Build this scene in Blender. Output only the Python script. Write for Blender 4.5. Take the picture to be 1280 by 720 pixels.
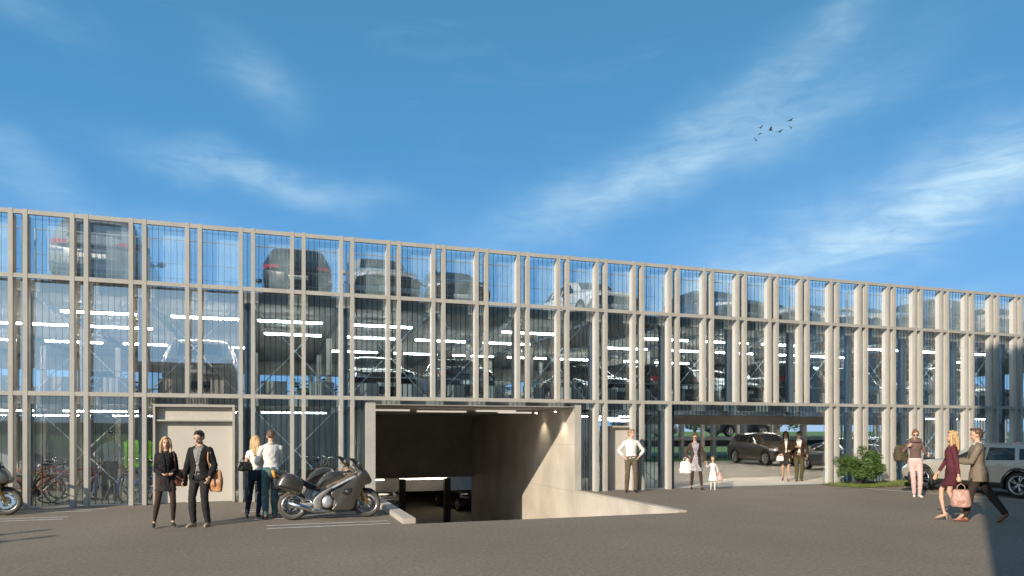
import bpy, bmesh, math, random
from mathutils import Vector, Matrix, noise
R = math.radians
random.seed(7)
for o in list(bpy.data.objects): bpy.data.objects.remove(o)
SC = bpy.context.scene
COL = SC.collection

# ------------------------------------------------------------------ camera, light, exposure
TH = 18.776
cam = bpy.data.cameras.new('camera'); camo = bpy.data.objects.new('camera', cam); COL.objects.link(camo)
camo.location = (0, -18.7, 1.75); camo.rotation_euler = (R(90), 0, R(-TH))
cam.sensor_width = 36; cam.lens = 889/1280*36; cam.shift_y = (539-360)/1280
cam.clip_start = 0.1; cam.clip_end = 6000
SC.camera = camo
SUN_AZ, SUN_EL = 51.5, 22.0
W = bpy.data.worlds.new('World'); SC.world = W; W.use_nodes = True
def build_world():
    nt = W.node_tree; nt.nodes.clear(); N = nt.nodes.new; L = nt.links.new
    out = N('ShaderNodeOutputWorld'); bg = N('ShaderNodeBackground'); bg.inputs[1].default_value = 0.10
    sky = N('ShaderNodeTexSky'); sky.sky_type = 'NISHITA'; sky.sun_disc = False
    sky.sun_elevation = R(SUN_EL); sky.sun_rotation = R(180+SUN_AZ)
    sky.air_density = 1.0; sky.dust_density = 0.25; sky.ozone_density = 2.0
    def m(op, a, b=None, clamp=False):
        n = N('ShaderNodeMath'); n.operation = op; n.use_clamp = clamp
        for i, v in enumerate((a, b)):
            if v is None: continue
            if isinstance(v, (int, float)): n.inputs[i].default_value = v
            else: L(v, n.inputs[i])
        return n.outputs[0]
    tc = N('ShaderNodeTexCoord'); sep = N('ShaderNodeSeparateXYZ'); L(tc.outputs['Generated'], sep.inputs[0])
    X, Y, Z = sep.outputs
    az = m('MULTIPLY', m('ARCTAN2', X, Y), 57.2958); el = m('MULTIPLY', m('ARCSINE', Z), 57.2958)
    cb = N('ShaderNodeCombineXYZ'); L(az, cb.inputs[0]); L(el, cb.inputs[1])
    def streak(rot, sx, sy, sc, det, dist, loc=(0, 0, 0)):
        mp = N('ShaderNodeMapping'); mp.inputs['Rotation'].default_value = (0, 0, R(rot)); mp.inputs['Scale'].default_value = (sx, sy, 1); mp.inputs['Location'].default_value = loc
        L(cb.outputs[0], mp.inputs[0])
        n = N('ShaderNodeTexNoise'); n.inputs['Scale'].default_value = sc; n.inputs['Detail'].default_value = det; n.inputs['Roughness'].default_value = 0.6; n.inputs['Distortion'].default_value = dist
        L(mp.outputs[0], n.inputs['Vector']); return n.outputs[0]
    w1 = streak(0, 1, 1, 0.09, 3, 0, (5, 2, 0)); w2 = streak(0, 1, 1, 0.09, 3, 0, (50, 20, 0))
    azw = m('ADD', az, m('MULTIPLY', m('SUBTRACT', w1, 0.5), 8)); elw = m('ADD', el, m('MULTIPLY', m('SUBTRACT', w2, 0.5), 6))
    tot = None
    for (c0, c1, ang, la, lb, st) in ((-0.5, 18.3, -8, 7.5, 1.2, 1.0), (-1.0, 25.0, -25, 3.5, 1.6, 0.5), (30.5, 19.3, 18, 14, 2.0, 1.15), (40, 26.0, 26, 9, 1.6, 0.7), (47.5, 14.8, 11, 12, 2.8, 1.35), (38.5, 12.0, 17, 8, 1.1, 0.9), (52, 17, 12, 8, 3.0, 0.9), (49, 8.5, 3, 3.5, 0.7, 0.6), (-17, 17.5, -20, 4, 1.5, 0.5), (-17, 27, -5, 5, 1.2, 0.4), (-9, 14.5, -4, 9, 1.6, 0.45), (-168, 10, 6, 22, 5, 1.7), (-176, 18, 6, 20, 4, 1.1)):
        du = m('SUBTRACT', azw, c0); dv = m('SUBTRACT', elw, c1); c, s_ = math.cos(R(ang)), math.sin(R(ang))
        u = m('DIVIDE', m('ADD', m('MULTIPLY', du, c), m('MULTIPLY', dv, s_)), la)
        v = m('DIVIDE', m('SUBTRACT', m('MULTIPLY', dv, c), m('MULTIPLY', du, s_)), lb)
        g = m('MULTIPLY', m('EXPONENT', m('MULTIPLY', m('ADD', m('MULTIPLY', u, u), m('MULTIPLY', v, v)), -1.0)), st)
        tot = g if tot is None else m('ADD', tot, g)
    s1 = streak(-16, 0.06, 0.30, 1.0, 8, 0.8); s2 = streak(-20, 0.25, 0.9, 1.0, 7, 1.2, (3, 9, 0))
    st = m('MULTIPLY', m('SUBTRACT', m('ADD', m('MULTIPLY', s1, 0.8), m('MULTIPLY', s2, 0.5)), 0.33), 2.1, True)
    fac = m('MULTIPLY', m('MULTIPLY', tot, st), 0.55, True)
    amb = m('MULTIPLY', m('SUBTRACT', s1, 0.56), 0.35, True)
    fac = m('MAXIMUM', fac, amb)
    r = N('ShaderNodeValToRGB'); cr = r.color_ramp
    L(m('DIVIDE', el, 60.0, True), r.inputs[0])
    cr.elements[0].position = 0.0; cr.elements[0].color = (0.20, 0.47, 0.84, 1)
    cr.elements[1].position = 1.0; cr.elements[1].color = (0.035, 0.14, 0.29, 1)
    e = cr.elements.new(0.20); e.color = (0.098, 0.375, 0.80, 1)
    e = cr.elements.new(0.36); e.color = (0.068, 0.320, 0.645, 1)
    e = cr.elements.new(0.55); e.color = (0.064, 0.275, 0.50, 1)
    sc = N('ShaderNodeVectorMath'); sc.operation = 'SCALE'; sc.inputs['Scale'].default_value = 8.0; L(r.outputs[0], sc.inputs[0])
    mx0 = N('ShaderNodeMix'); mx0.data_type = 'RGBA'; mx0.inputs['Factor'].default_value = 0.8; L(sky.outputs[0], mx0.inputs['A']); L(sc.outputs[0], mx0.inputs['B'])
    sd = (-math.sin(R(SUN_AZ))*math.cos(R(SUN_EL)), -math.cos(R(SUN_AZ))*math.cos(R(SUN_EL)), math.sin(R(SUN_EL)))
    dt = N('ShaderNodeVectorMath'); dt.operation = 'DOT_PRODUCT'; L(tc.outputs['Generated'], dt.inputs[0]); dt.inputs[1].default_value = sd
    gl = m('POWER', m('MAXIMUM', dt.outputs['Value'], 0.0), 3.5)
    gs = N('ShaderNodeVectorMath'); gs.operation = 'SCALE'; gs.inputs[0].default_value = (5.5, 6.6, 7.2); L(gl, gs.inputs['Scale'])
    ad = N('ShaderNodeVectorMath'); ad.operation = 'ADD'; L(mx0.outputs['Result'], ad.inputs[0]); L(gs.outputs[0], ad.inputs[1])
    mx = N('ShaderNodeMix'); mx.data_type = 'RGBA'; L(fac, mx.inputs['Factor']); L(ad.outputs[0], mx.inputs['A'])
    mx.inputs['B'].default_value = (4.6, 6.6, 7.9, 1)
    L(mx.outputs['Result'], bg.inputs[0]); L(bg.outputs[0], out.inputs[0])
build_world()
sl = bpy.data.lights.new('sun', 'SUN'); sl.energy = 4.6; sl.angle = R(0.5); sl.color = (1, 0.875, 0.715)
so = bpy.data.objects.new('sun', sl); COL.objects.link(so)
so.rotation_euler = Vector((math.sin(R(SUN_AZ))*math.cos(R(SUN_EL)), math.cos(R(SUN_AZ))*math.cos(R(SUN_EL)), -math.sin(R(SUN_EL)))).to_track_quat('-Z', 'Y').to_euler()
so.location = (-60, -50, 40)
SC.view_settings.view_transform = 'Standard'; SC.view_settings.look = 'None'
SC.view_settings.gamma = 1; SC.view_settings.exposure = 0.35; SC.view_settings.use_curve_mapping = False
SC.cycles.max_bounces = 8; SC.cycles.transparent_max_bounces = 24

# ------------------------------------------------------------------ materials
def mat(name, col, rough=0.6, metal=0.0, spec=0.5, var=0.0, vscale=4.0, bump=0.0, bscale=60.0, speck=None, coat=0.0, emit=None, estr=0.0, col2=None, stretch=None):
    m = bpy.data.materials.new(name); m.use_nodes = True; nt = m.node_tree; N = nt.nodes.new; L = nt.links.new
    b = nt.nodes['Principled BSDF']
    b.inputs['Base Color'].default_value = (*col, 1); b.inputs['Roughness'].default_value = rough; b.inputs['Metallic'].default_value = metal
    b.inputs['Specular IOR Level'].default_value = spec; b.inputs['Coat Weight'].default_value = coat; b.inputs['Coat Roughness'].default_value = 0.05
    if emit: b.inputs['Emission Color'].default_value = (*emit, 1); b.inputs['Emission Strength'].default_value = estr
    tc = N('ShaderNodeTexCoord'); src = tc.outputs['Object']
    if stretch:
        mp = N('ShaderNodeMapping'); mp.inputs['Scale'].default_value = stretch; L(src, mp.inputs[0]); src = mp.outputs[0]
    cur = None
    if var > 0:
        n = N('ShaderNodeTexNoise'); n.inputs['Scale'].default_value = vscale; n.inputs['Detail'].default_value = 6; n.inputs['Roughness'].default_value = 0.65; L(src, n.inputs['Vector'])
        c2 = col2 or tuple(c*(1-var) for c in col); c1 = tuple(min(1, c*(1+var*0.6)) for c in col) if not col2 else col
        r = N('ShaderNodeValToRGB'); r.color_ramp.elements[0].position = 0.32; r.color_ramp.elements[1].position = 0.68
        r.color_ramp.elements[0].color = (*c2, 1); r.color_ramp.elements[1].color = (*c1, 1)
        L(n.outputs[0], r.inputs[0]); cur = r.outputs[0]
    if speck:
        sc_, dark = speck
        v = N('ShaderNodeTexNoise'); v.inputs['Scale'].default_value = sc_; v.inputs['Detail'].default_value = 2; L(src, v.inputs['Vector'])
        r = N('ShaderNodeValToRGB'); r.color_ramp.elements[0].position = 0.36; r.color_ramp.elements[1].position = 0.46
        r.color_ramp.elements[0].color = (dark, dark, dark, 1); r.color_ramp.elements[1].color = (1, 1, 1, 1); L(v.outputs[0], r.inputs[0])
        mx = N('ShaderNodeMix'); mx.data_type = 'RGBA'; mx.blend_type = 'MULTIPLY'; mx.inputs['Factor'].default_value = 1
        if cur: L(cur, mx.inputs['A'])
        else: mx.inputs['A'].default_value = (*col, 1)
        L(r.outputs[0], mx.inputs['B']); cur = mx.outputs['Result']
    if cur: L(cur, b.inputs['Base Color'])
    if bump > 0:
        n = N('ShaderNodeTexNoise'); n.inputs['Scale'].default_value = bscale; n.inputs['Detail'].default_value = 4; L(src, n.inputs['Vector'])
        bp = N('ShaderNodeBump'); bp.inputs['Strength'].default_value = bump; bp.inputs['Distance'].default_value = 0.01; L(n.outputs[0], bp.inputs['Height']); L(bp.outputs[0], b.inputs['Normal'])
    return m
M = {}
M['frame'] = mat('precast_frame', (0.405, 0.385, 0.34), 0.75, var=0.12, vscale=1.5, speck=(75, 0.72), bump=0.25, bscale=90)
M['fin'] = mat('pale_fin', (0.56, 0.54, 0.50), 0.6, var=0.06, vscale=2.0, speck=(80, 0.85))
M['rod'] = mat('dark_rod', (0.055, 0.045, 0.038), 0.4, metal=0.4)
M['steel'] = mat('blue_grey_steel', (0.11, 0.155, 0.20), 0.5, var=0.25, vscale=6, bump=0.1, bscale=30)
M['galv'] = mat('galvanised', (0.55, 0.56, 0.57), 0.4, metal=0.6, var=0.15, vscale=20)
M['white_steel'] = mat('white_rod', (0.86, 0.85, 0.82), 0.4)
M['concrete'] = mat('concrete', (0.36, 0.335, 0.30), 0.85, var=0.2, vscale=1.3, bump=0.15, bscale=40)
M['concrete_wall'] = mat('concrete_wall', (0.50, 0.45, 0.385), 0.85, var=0.13, vscale=1.1, bump=0.3, bscale=35, stretch=(1, 1, 0.35))
def joints(m, sx, sz, dark):
    nt = m.node_tree; N = nt.nodes.new; L = nt.links.new; b = nt.nodes['Principled BSDF']; src = b.inputs['Base Color'].links[0].from_socket
    tc = N('ShaderNodeTexCoord'); sp = N('ShaderNodeSeparateXYZ'); L(tc.outputs['Object'], sp.inputs[0])
    cur = None
    for ax, st in ((1, sx), (2, sz)):
        a = N('ShaderNodeMath'); a.operation = 'MULTIPLY'; L(sp.outputs[ax], a.inputs[0]); a.inputs[1].default_value = 1/st
        f = N('ShaderNodeMath'); f.operation = 'FRACT'; L(a.outputs[0], f.inputs[0])
        c = N('ShaderNodeMath'); c.operation = 'LESS_THAN'; L(f.outputs[0], c.inputs[0]); c.inputs[1].default_value = 0.012/st
        if cur is None: cur = c.outputs[0]
        else:
            q = N('ShaderNodeMath'); q.operation = 'MAXIMUM'; L(cur, q.inputs[0]); L(c.outputs[0], q.inputs[1]); cur = q.outputs[0]
    n = N('ShaderNodeTexNoise'); n.inputs['Scale'].default_value = 0.8; n.inputs['Detail'].default_value = 7; L(tc.outputs['Object'], n.inputs['Vector'])
    r = N('ShaderNodeValToRGB'); r.color_ramp.elements[0].position = 0.35; r.color_ramp.elements[1].position = 0.6; r.color_ramp.elements[0].color = (0.80, 0.79, 0.78, 1); r.color_ramp.elements[1].color = (1, 1, 1, 1); L(n.outputs[0], r.inputs[0])
    m1 = N('ShaderNodeMix'); m1.data_type = 'RGBA'; m1.blend_type = 'MULTIPLY'; m1.inputs['Factor'].default_value = 1; L(src, m1.inputs['A']); L(r.outputs[0], m1.inputs['B'])
    m2 = N('ShaderNodeMix'); m2.data_type = 'RGBA'; m2.blend_type = 'MULTIPLY'; L(cur, m2.inputs['Factor']); L(m1.outputs['Result'], m2.inputs['A']); m2.inputs['B'].default_value = (dark, dark, dark, 1)
    L(m2.outputs['Result'], b.inputs['Base Color'])
joints(M['concrete_wall'], 2.6, 1.35, 0.72)
M['slab'] = mat('slab', (0.46, 0.44, 0.41), 0.85, var=0.15, vscale=0.8)
M['floor_in'] = mat('inner_floor', (0.56, 0.51, 0.43), 0.7, var=0.15, vscale=0.8, bump=0.1, bscale=50)
M['door'] = mat('door_panel', (0.52, 0.475, 0.41), 0.7, var=0.06, vscale=1.5, speck=(60, 0.78), bump=0.15, bscale=80)
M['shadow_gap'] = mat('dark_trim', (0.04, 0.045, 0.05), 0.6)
M['panel_blue'] = mat('profiled_panel', (0.20, 0.23, 0.26), 0.55, var=0.15, vscale=1.5)
M['lamp'] = mat('tube_light', (0.9, 0.9, 0.9), 0.5, emit=(1.0, 0.93, 0.82), estr=42)
M['dim_lamp'] = mat('trough_light', (0.8, 0.8, 0.78), 0.5, emit=(1.0, 0.9, 0.76), estr=0.4)
M['lamp_small'] = mat('small_tube_light', (0.9, 0.9, 0.9), 0.5, emit=(1.0, 0.95, 0.87), estr=55)
M['lamp_base'] = mat('basement_tube_light', (0.9, 0.9, 0.9), 0.5, emit=(1.0, 0.86, 0.68), estr=7)
M['lamp_house'] = mat('lamp_housing', (0.6, 0.6, 0.58), 0.4)
M['spot'] = mat('spot_glass', (1, 1, 1), 0.5, emit=(1.0, 0.86, 0.66), estr=40)
M['paint_line'] = mat('road_paint', (0.72, 0.70, 0.66), 0.7, var=0.35, vscale=9)
M['tyre'] = mat('tyre', (0.022, 0.021, 0.020), 0.8, bump=0.2, bscale=80)
M['rim'] = mat('alloy_rim', (0.62, 0.62, 0.62), 0.28, metal=0.9)
M['chrome'] = mat('chrome', (0.75, 0.74, 0.72), 0.15, metal=1.0)
M['black'] = mat('black_plastic', (0.02, 0.02, 0.021), 0.5)
M['carglass'] = mat('car_glass', (0.018, 0.024, 0.028), 0.04, spec=0.9)
M['red_lamp'] = mat('rear_lamp', (0.26, 0.015, 0.015), 0.15, coat=0.6)
M['clear_lamp'] = mat('head_lamp', (0.75, 0.77, 0.8), 0.12, metal=0.4, coat=0.8)
M['plate'] = mat('number_plate', (0.75, 0.74, 0.68), 0.5)
M['leaf'] = mat('leaves', (0.12, 0.20, 0.04), 0.6, var=0.5, vscale=3, col2=(0.035, 0.075, 0.015))
M['leaf_dark'] = mat('far_leaves', (0.045, 0.075, 0.025), 0.7, var=0.4, vscale=0.6)
M['grass'] = mat('grass', (0.12, 0.22, 0.035), 0.8, var=0.4, vscale=1.5)
M['bark'] = mat('bark', (0.12, 0.085, 0.06), 0.9, bump=0.5, bscale=30)

def glass_mat(name, refl, tint, veil=0.03, gmax=0.48):
    m = bpy.data.materials.new(name); m.use_nodes = True; nt = m.node_tree; nt.nodes.clear(); N = nt.nodes.new; L = nt.links.new
    out = N('ShaderNodeOutputMaterial'); mx = N('ShaderNodeMixShader'); tr = N('ShaderNodeBsdfTransparent'); gl = N('ShaderNodeBsdfGlossy')
    tr.inputs[0].default_value = (*tint, 1); gl.inputs['Roughness'].default_value = 0.0; gl.inputs['Color'].default_value = (0.92, 0.97, 1.0, 1)
    lw = N('ShaderNodeLayerWeight'); lw.inputs['Blend'].default_value = 0.35
    mr = N('ShaderNodeMapRange'); mr.inputs['To Min'].default_value = refl; mr.inputs['To Max'].default_value = gmax
    tc = N('ShaderNodeTexCoord'); nz = N('ShaderNodeTexNoise'); nz.inputs['Scale'].default_value = 0.6; L(tc.outputs['Object'], nz.inputs['Vector'])
    bp = N('ShaderNodeBump'); bp.inputs['Strength'].default_value = 0.02; bp.inputs['Distance'].default_value = 0.05; L(nz.outputs[0], bp.inputs['Height']); L(bp.outputs[0], gl.inputs['Normal'])
    L(lw.outputs['Fresnel'], mr.inputs[0]); L(mr.outputs[0], mx.inputs[0]); df = N('ShaderNodeBsdfDiffuse'); df.inputs[0].default_value = (0.60, 0.80, 0.88, 1); m2 = N('ShaderNodeMixShader')
    nd = N('ShaderNodeTexNoise'); nd.inputs['Scale'].default_value = 2.5; nd.inputs['Detail'].default_value = 5; L(tc.outputs['Object'], nd.inputs['Vector'])
    md = N('ShaderNodeMath'); md.operation = 'MULTIPLY'; L(nd.outputs[0], md.inputs[0]); md.inputs[1].default_value = veil*2; L(md.outputs[0], m2.inputs[0])  # pale cyan veil painted into the glass, imitating its bright sky sheen
    L(tr.outputs[0], m2.inputs[1]); L(df.outputs[0], m2.inputs[2])
    L(m2.outputs[0], mx.inputs[1]); L(gl.outputs[0], mx.inputs[2]); L(mx.outputs[0], out.inputs[0])
    return m
M['glass'] = glass_mat('facade_glass', 0.34, (0.95, 0.975, 0.985), 0.018)
M['glass_low'] = glass_mat('low_glass', 0.14, (0.88, 0.95, 0.97), 0.012)
M['glass_clear'] = glass_mat('clear_blue_glass', 0.07, (0.66, 0.82, 0.93), 0.012, 0.30)
M['glass_top'] = glass_mat('parapet_glass', 0.10, (0.97, 1.0, 1.0), 0.17)

def asphalt():
    m = mat('asphalt', (0.10, 0.088, 0.076), 0.88, spec=0.3); nt = m.node_tree; N = nt.nodes.new; L = nt.links.new; b = nt.nodes['Principled BSDF']
    tc = N('ShaderNodeTexCoord')
    a = N('ShaderNodeTexNoise'); a.inputs['Scale'].default_value = 0.22; a.inputs['Detail'].default_value = 8; a.inputs['Roughness'].default_value = 0.6; L(tc.outputs['Object'], a.inputs['Vector'])
    c = N('ShaderNodeTexNoise'); c.inputs['Scale'].default_value = 16; c.inputs['Detail'].default_value = 5; c.inputs['Roughness'].default_value = 0.8; L(tc.outputs['Object'], c.inputs['Vector'])
    r1 = N('ShaderNodeValToRGB'); r1.color_ramp.elements[0].position = 0.3; r1.color_ramp.elements[1].position = 0.7
    r1.color_ramp.elements[0].color = (0.178, 0.148, 0.116, 1); r1.color_ramp.elements[1].color = (0.236, 0.199, 0.158, 1); L(a.outputs[0], r1.inputs[0])
    r2 = N('ShaderNodeValToRGB'); r2.color_ramp.elements[0].position = 0.3; r2.color_ramp.elements[1].position = 0.75
    r2.color_ramp.elements[0].color = (0.62, 0.62, 0.62, 1); r2.color_ramp.elements[1].color = (1.48, 1.46, 1.42, 1); L(c.outputs[0], r2.inputs[0])
    mx = N('ShaderNodeMix'); mx.data_type = 'RGBA'; mx.blend_type = 'MULTIPLY'; mx.inputs['Factor'].default_value = 1
    L(r1.outputs[0], mx.inputs['A']); L(r2.outputs[0], mx.inputs['B']); L(mx.outputs['Result'], b.inputs['Base Color'])
    bp = N('ShaderNodeBump'); bp.inputs['Strength'].default_value = 0.55; bp.inputs['Distance'].default_value = 0.006; L(c.outputs[0], bp.inputs['Height']); L(bp.outputs[0], b.inputs['Normal'])
    return m
M['asphalt'] = asphalt()

_pc = {}
def paint(c, rough=0.3, metal=0.35):
    k = ('p', c, rough)
    if k not in _pc: _pc[k] = mat('car_paint', c, rough, metal=metal, coat=0.9)
    return _pc[k]
def cloth(c, var=0.2, vs=14, rough=0.9, c2=None):
    k = ('c', c, var, vs, c2)
    if k not in _pc: _pc[k] = mat('fabric', c, rough, spec=0.2, var=var, vscale=vs, col2=c2, bump=0.3, bscale=120)
    return _pc[k]

# ------------------------------------------------------------------ mesh helpers
def link(name, bm, m, parent=None, smooth=False, norm=False):
    me = bpy.data.meshes.new(name)
    if norm: bmesh.ops.recalc_face_normals(bm, faces=bm.faces)
    bm.to_mesh(me); bm.free()
    if m is not None:
        for x in (m if isinstance(m, (list, tuple)) else [m]): me.materials.append(x)
    if smooth:
        for p in me.polygons: p.use_smooth = True
    o = bpy.data.objects.new(name, me); COL.objects.link(o)
    if parent is not None: o.parent = parent
    return o
def thing(name, label, cat, loc=(0, 0, 0), rz=0, group=None):
    o = bpy.data.objects.new(name, None); COL.objects.link(o); o.empty_display_size = 0.2
    o.location = loc; o.rotation_euler = (0, 0, rz); o['label'] = label; o['category'] = cat
    if group: o['group'] = group
    return o
def tag(o, label, cat, group=None):
    o['label'] = label; o['category'] = cat
    if group: o['group'] = group
    return o
def struct(name, bm, m, smooth=False):
    o = link(name, bm, m, smooth=smooth); o['kind'] = 'structure'; return o
def dup(root, loc=None, rz=None, label=None, group=None):
    def rec(o, par):
        c = o.copy(); COL.objects.link(c)
        if par is not None: c.parent = par
        for ch in list(o.children): rec(ch, c)
        return c
    r = rec(root, None)
    if loc is not None: r.location = loc
    if rz is not None: r.rotation_euler = (0, 0, rz)
    if label: r['label'] = label
    if group: r['group'] = group
    return r
def box(bm, x0, x1, y0, y1, z0, z1, bev=0.0):
    r = bmesh.ops.create_cube(bm, size=1)
    bmesh.ops.scale(bm, verts=r['verts'], vec=(abs(x1-x0), abs(y1-y0), abs(z1-z0)))
    bmesh.ops.translate(bm, verts=r['verts'], vec=((x0+x1)/2, (y0+y1)/2, (z0+z1)/2))
    if bev:
        es = list({e for v in r['verts'] for e in v.link_edges})
        bmesh.ops.bevel(bm, geom=es, offset=bev, segments=2, affect='EDGES')
def tube(bm, pts, rad, seg=8, cap=True, flat=None, closed=False):
    """round tube through pts; rad a number or list; flat = (axis vector, factor) squashes along an axis"""
    P = [Vector(p) for p in pts]; n = len(P)
    rr = rad if isinstance(rad, list) else [rad]*n
    rings = []; up = None
    for i in range(n):
        if closed: t = (P[(i+1) % n]-P[i-1])
        else: t = P[min(i+1, n-1)]-P[max(i-1, 0)]
        if t.length < 1e-9: t = Vector((0, 0, 1))
        t.normalize()
        if up is None:
            up = Vector((0, 0, 1)) if abs(t.z) < 0.9 else Vector((0, 1, 0))
        a = t.cross(up)
        if a.length < 1e-6: a = t.orthogonal()
        a.normalize(); b = a.cross(t); up = b
        ring = []
        for k in range(seg):
            th = 2*math.pi*k/seg
            off = (a*math.cos(th)+b*math.sin(th))
            r = rr[i]
            if isinstance(r, tuple): off = a*math.cos(th)*r[0]+b*math.sin(th)*r[1]
            else: off = off*r
            if flat: off = off-flat[0]*off.dot(flat[0])*(1-flat[1])
            ring.append(bm.verts.new(P[i]+off))
        rings.append(ring)
    m = n if closed else n-1
    for i in range(m):
        A = rings[i]; B = rings[(i+1) % n]
        for k in range(seg): bm.faces.new((A[k], A[(k+1) % seg], B[(k+1) % seg], B[k]))
    if cap and not closed:
        bm.faces.new(list(reversed(rings[0]))); bm.faces.new(rings[-1])
def lathe(bm, prof, axis='y', seg=32, c=(0, 0, 0)):
    """prof: list of (radius, offset along axis), closed loop profile"""
    rings = []
    for r, h in prof:
        ring = []
        for k in range(seg):
            t = 2*math.pi*k/seg
            if axis == 'y': p = (c[0]+r*math.cos(t), c[1]+h, c[2]+r*math.sin(t))
            elif axis == 'z': p = (c[0]+r*math.cos(t), c[1]+r*math.sin(t), c[2]+h)
            else: p = (c[0]+h, c[1]+r*math.cos(t), c[2]+r*math.sin(t))
            ring.append(bm.verts.new(p))
        rings.append(ring)
    for i in range(len(rings)-1):
        for k in range(seg): bm.faces.new((rings[i][k], rings[i][(k+1) % seg], rings[i+1][(k+1) % seg], rings[i+1][k]))
    return rings
def ell(bm, c, r, seg=16, rot=None):
    v = bmesh.ops.create_uvsphere(bm, u_segments=seg, v_segments=seg//2+2, radius=1)['verts']
    mt = Matrix.Diagonal((*r, 1))
    if rot is not None: mt = rot.to_4x4() @ mt
    bmesh.ops.transform(bm, matrix=Matrix.Translation(c) @ mt, verts=v)
def plate(bm, pts, y0, y1, bev=0.02, ax='y'):
    """closed side outline (x,z) extruded from y0 to y1 with a rounded rim"""
    n = len(pts); c = Vector((sum(p[0] for p in pts)/n, sum(p[1] for p in pts)/n))
    P = [Vector(p) for p in pts]
    area = sum(P[i].x*P[(i+1) % n].y-P[(i+1) % n].x*P[i].y for i in range(n))
    sg = 1 if area > 0 else -1
    nrm = []
    for i in range(n):
        t = (P[(i+1) % n]-P[i-1]); t.normalize(); nrm.append(Vector((t.y, -t.x))*sg)
    loops = []
    s = 1 if y1 > y0 else -1
    b = min(bev, abs(y1-y0)/2*0.98)
    for y, ins in ((y0, b), (y0+s*b*0.3, b*0.3), (y0+s*b, 0), (y1-s*b, 0), (y1-s*b*0.3, b*0.3), (y1, b)):
        loops.append([bm.verts.new((P[i].x-nrm[i].x*ins, y, P[i].y-nrm[i].y*ins)) for i in range(n)])
    for a, bb in zip(loops, loops[1:]):
        for k in range(n): bm.faces.new((a[k], a[(k+1) % n], bb[(k+1) % n], bb[k]))
    bm.faces.new(loops[0]); bm.faces.new(list(reversed(loops[-1])))
def smoothpoly(pts, sub=4):
    n = len(pts); out = []
    for i in range(n):
        p0, p1, p2, p3 = (Vector(pts[(i+k-1) % n]) for k in range(4))
        for j in range(sub):
            t = j/sub
            out.append(tuple(0.5*((2*p1)+(p2-p0)*t+(2*p0-5*p1+4*p2-p3)*t*t+(3*p1-p0-3*p2+p3)*t**3)))
    return out
def lerp_curve(tab, x):
    """smooth interpolation through (x, value) table"""
    if x <= tab[0][0]: return tab[0][1]
    if x >= tab[-1][0]: return tab[-1][1]
    for i in range(len(tab)-1):
        if tab[i][0] <= x <= tab[i+1][0]:
            x0, y0 = tab[i]; x1, y1 = tab[i+1]; h = x1-x0
            d = (y1-y0)/h
            dm = (y0-tab[i-1][1])/(x0-tab[i-1][0]) if i > 0 else d
            dp = (tab[i+2][1]-y1)/(tab[i+2][0]-x1) if i+2 < len(tab) else d
            m0 = 0 if dm*d <= 0 else 2*dm*d/(dm+d); m1 = 0 if dp*d <= 0 else 2*dp*d/(dp+d)
            if i == 0: m0 = d
            if i+2 >= len(tab): m1 = d
            t = (x-x0)/h
            return (2*t**3-3*t*t+1)*y0+(t**3-2*t*t+t)*h*m0+(-2*t**3+3*t*t)*y1+(t**3-t*t)*h*m1
def remesh(o, vox, smooth_it=4, disp=None):
    md = o.modifiers.new('r', 'REMESH'); md.mode = 'VOXEL'; md.voxel_size = vox; md.use_smooth_shade = True
    if smooth_it:
        sm = o.modifiers.new('s', 'SMOOTH'); sm.factor = 0.5; sm.iterations = smooth_it
    dg = bpy.context.evaluated_depsgraph_get()
    me = bpy.data.meshes.new_from_object(o.evaluated_get(dg)); old = o.data; o.modifiers.clear()
    if disp:
        amp, sc, st = disp
        nn = [v.normal.copy() for v in me.vertices]
        for v, n in zip(me.vertices, nn):
            p = Vector((v.co.x*st[0], v.co.y*st[1], v.co.z*st[2]))*sc
            v.co += n*(noise.noise(p)*amp+noise.noise(p*2.3)*amp*0.4)
    for p in me.polygons: p.use_smooth = True
    o.data = me
    if not me.materials:
        for mm in old.materials: me.materials.append(mm)
    bpy.data.meshes.remove(old)
    return o

# ------------------------------------------------------------------ ground and setting
RX0, RX1, RY0 = 2.61, 8.30, -5.40
def quad(bm, pts): bm.faces.new([bm.verts.new(p) for p in pts])
bm = bmesh.new()
quad(bm, [(-3000, -3000, 0), (3000, -3000, 0), (3000, RY0, 0), (-3000, RY0, 0)])
quad(bm, [(-3000, RY0, 0), (RX0-0.25, RY0, 0), (RX0-0.25, 0.35, 0), (-3000, 0.35, 0)])
quad(bm, [(RX1+0.2, RY0, 0), (3000, RY0, 0), (3000, 0.35, 0), (RX1+0.2, 0.35, 0)])
struct('ground', bm, M['asphalt'])
bm = bmesh.new()   # inner ground floor of the garage (hole over the ramp)
quad(bm, [(-14, 0.35, 0.004), (RX0, 0.35, 0.004), (RX0, 17, 0.004), (-14, 17, 0.004)])
quad(bm, [(RX1+0.2, 0.35, 0.004), (42, 0.35, 0.004), (42, 17, 0.004), (RX1+0.2, 17, 0.004)])
quad(bm, [(RX0, 11.3, 0.004), (RX1+0.2, 11.3, 0.004), (RX1+0.2, 17, 0.004), (RX0, 17, 0.004)])
struct('floor', bm, M['floor_in'])
bm = bmesh.new()
quad(bm, [(-3000, 17, -0.02), (3000, 17, -0.02), (3000, 3000, -0.02), (-3000, 3000, -0.02)])
quad(bm, [(-3000, 0.35, -0.02), (-14, 0.35, -0.02), (-14, 17, -0.02), (-3000, 17, -0.02)])
quad(bm, [(42, 0.35, -0.02), (3000, 0.35, -0.02), (3000, 17, -0.02), (42, 17, -0.02)])
struct('lawn', bm, M['grass'])
bm = bmesh.new()   # paler floor strip inside the drive-in opening: sunlight put into its colour
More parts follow.
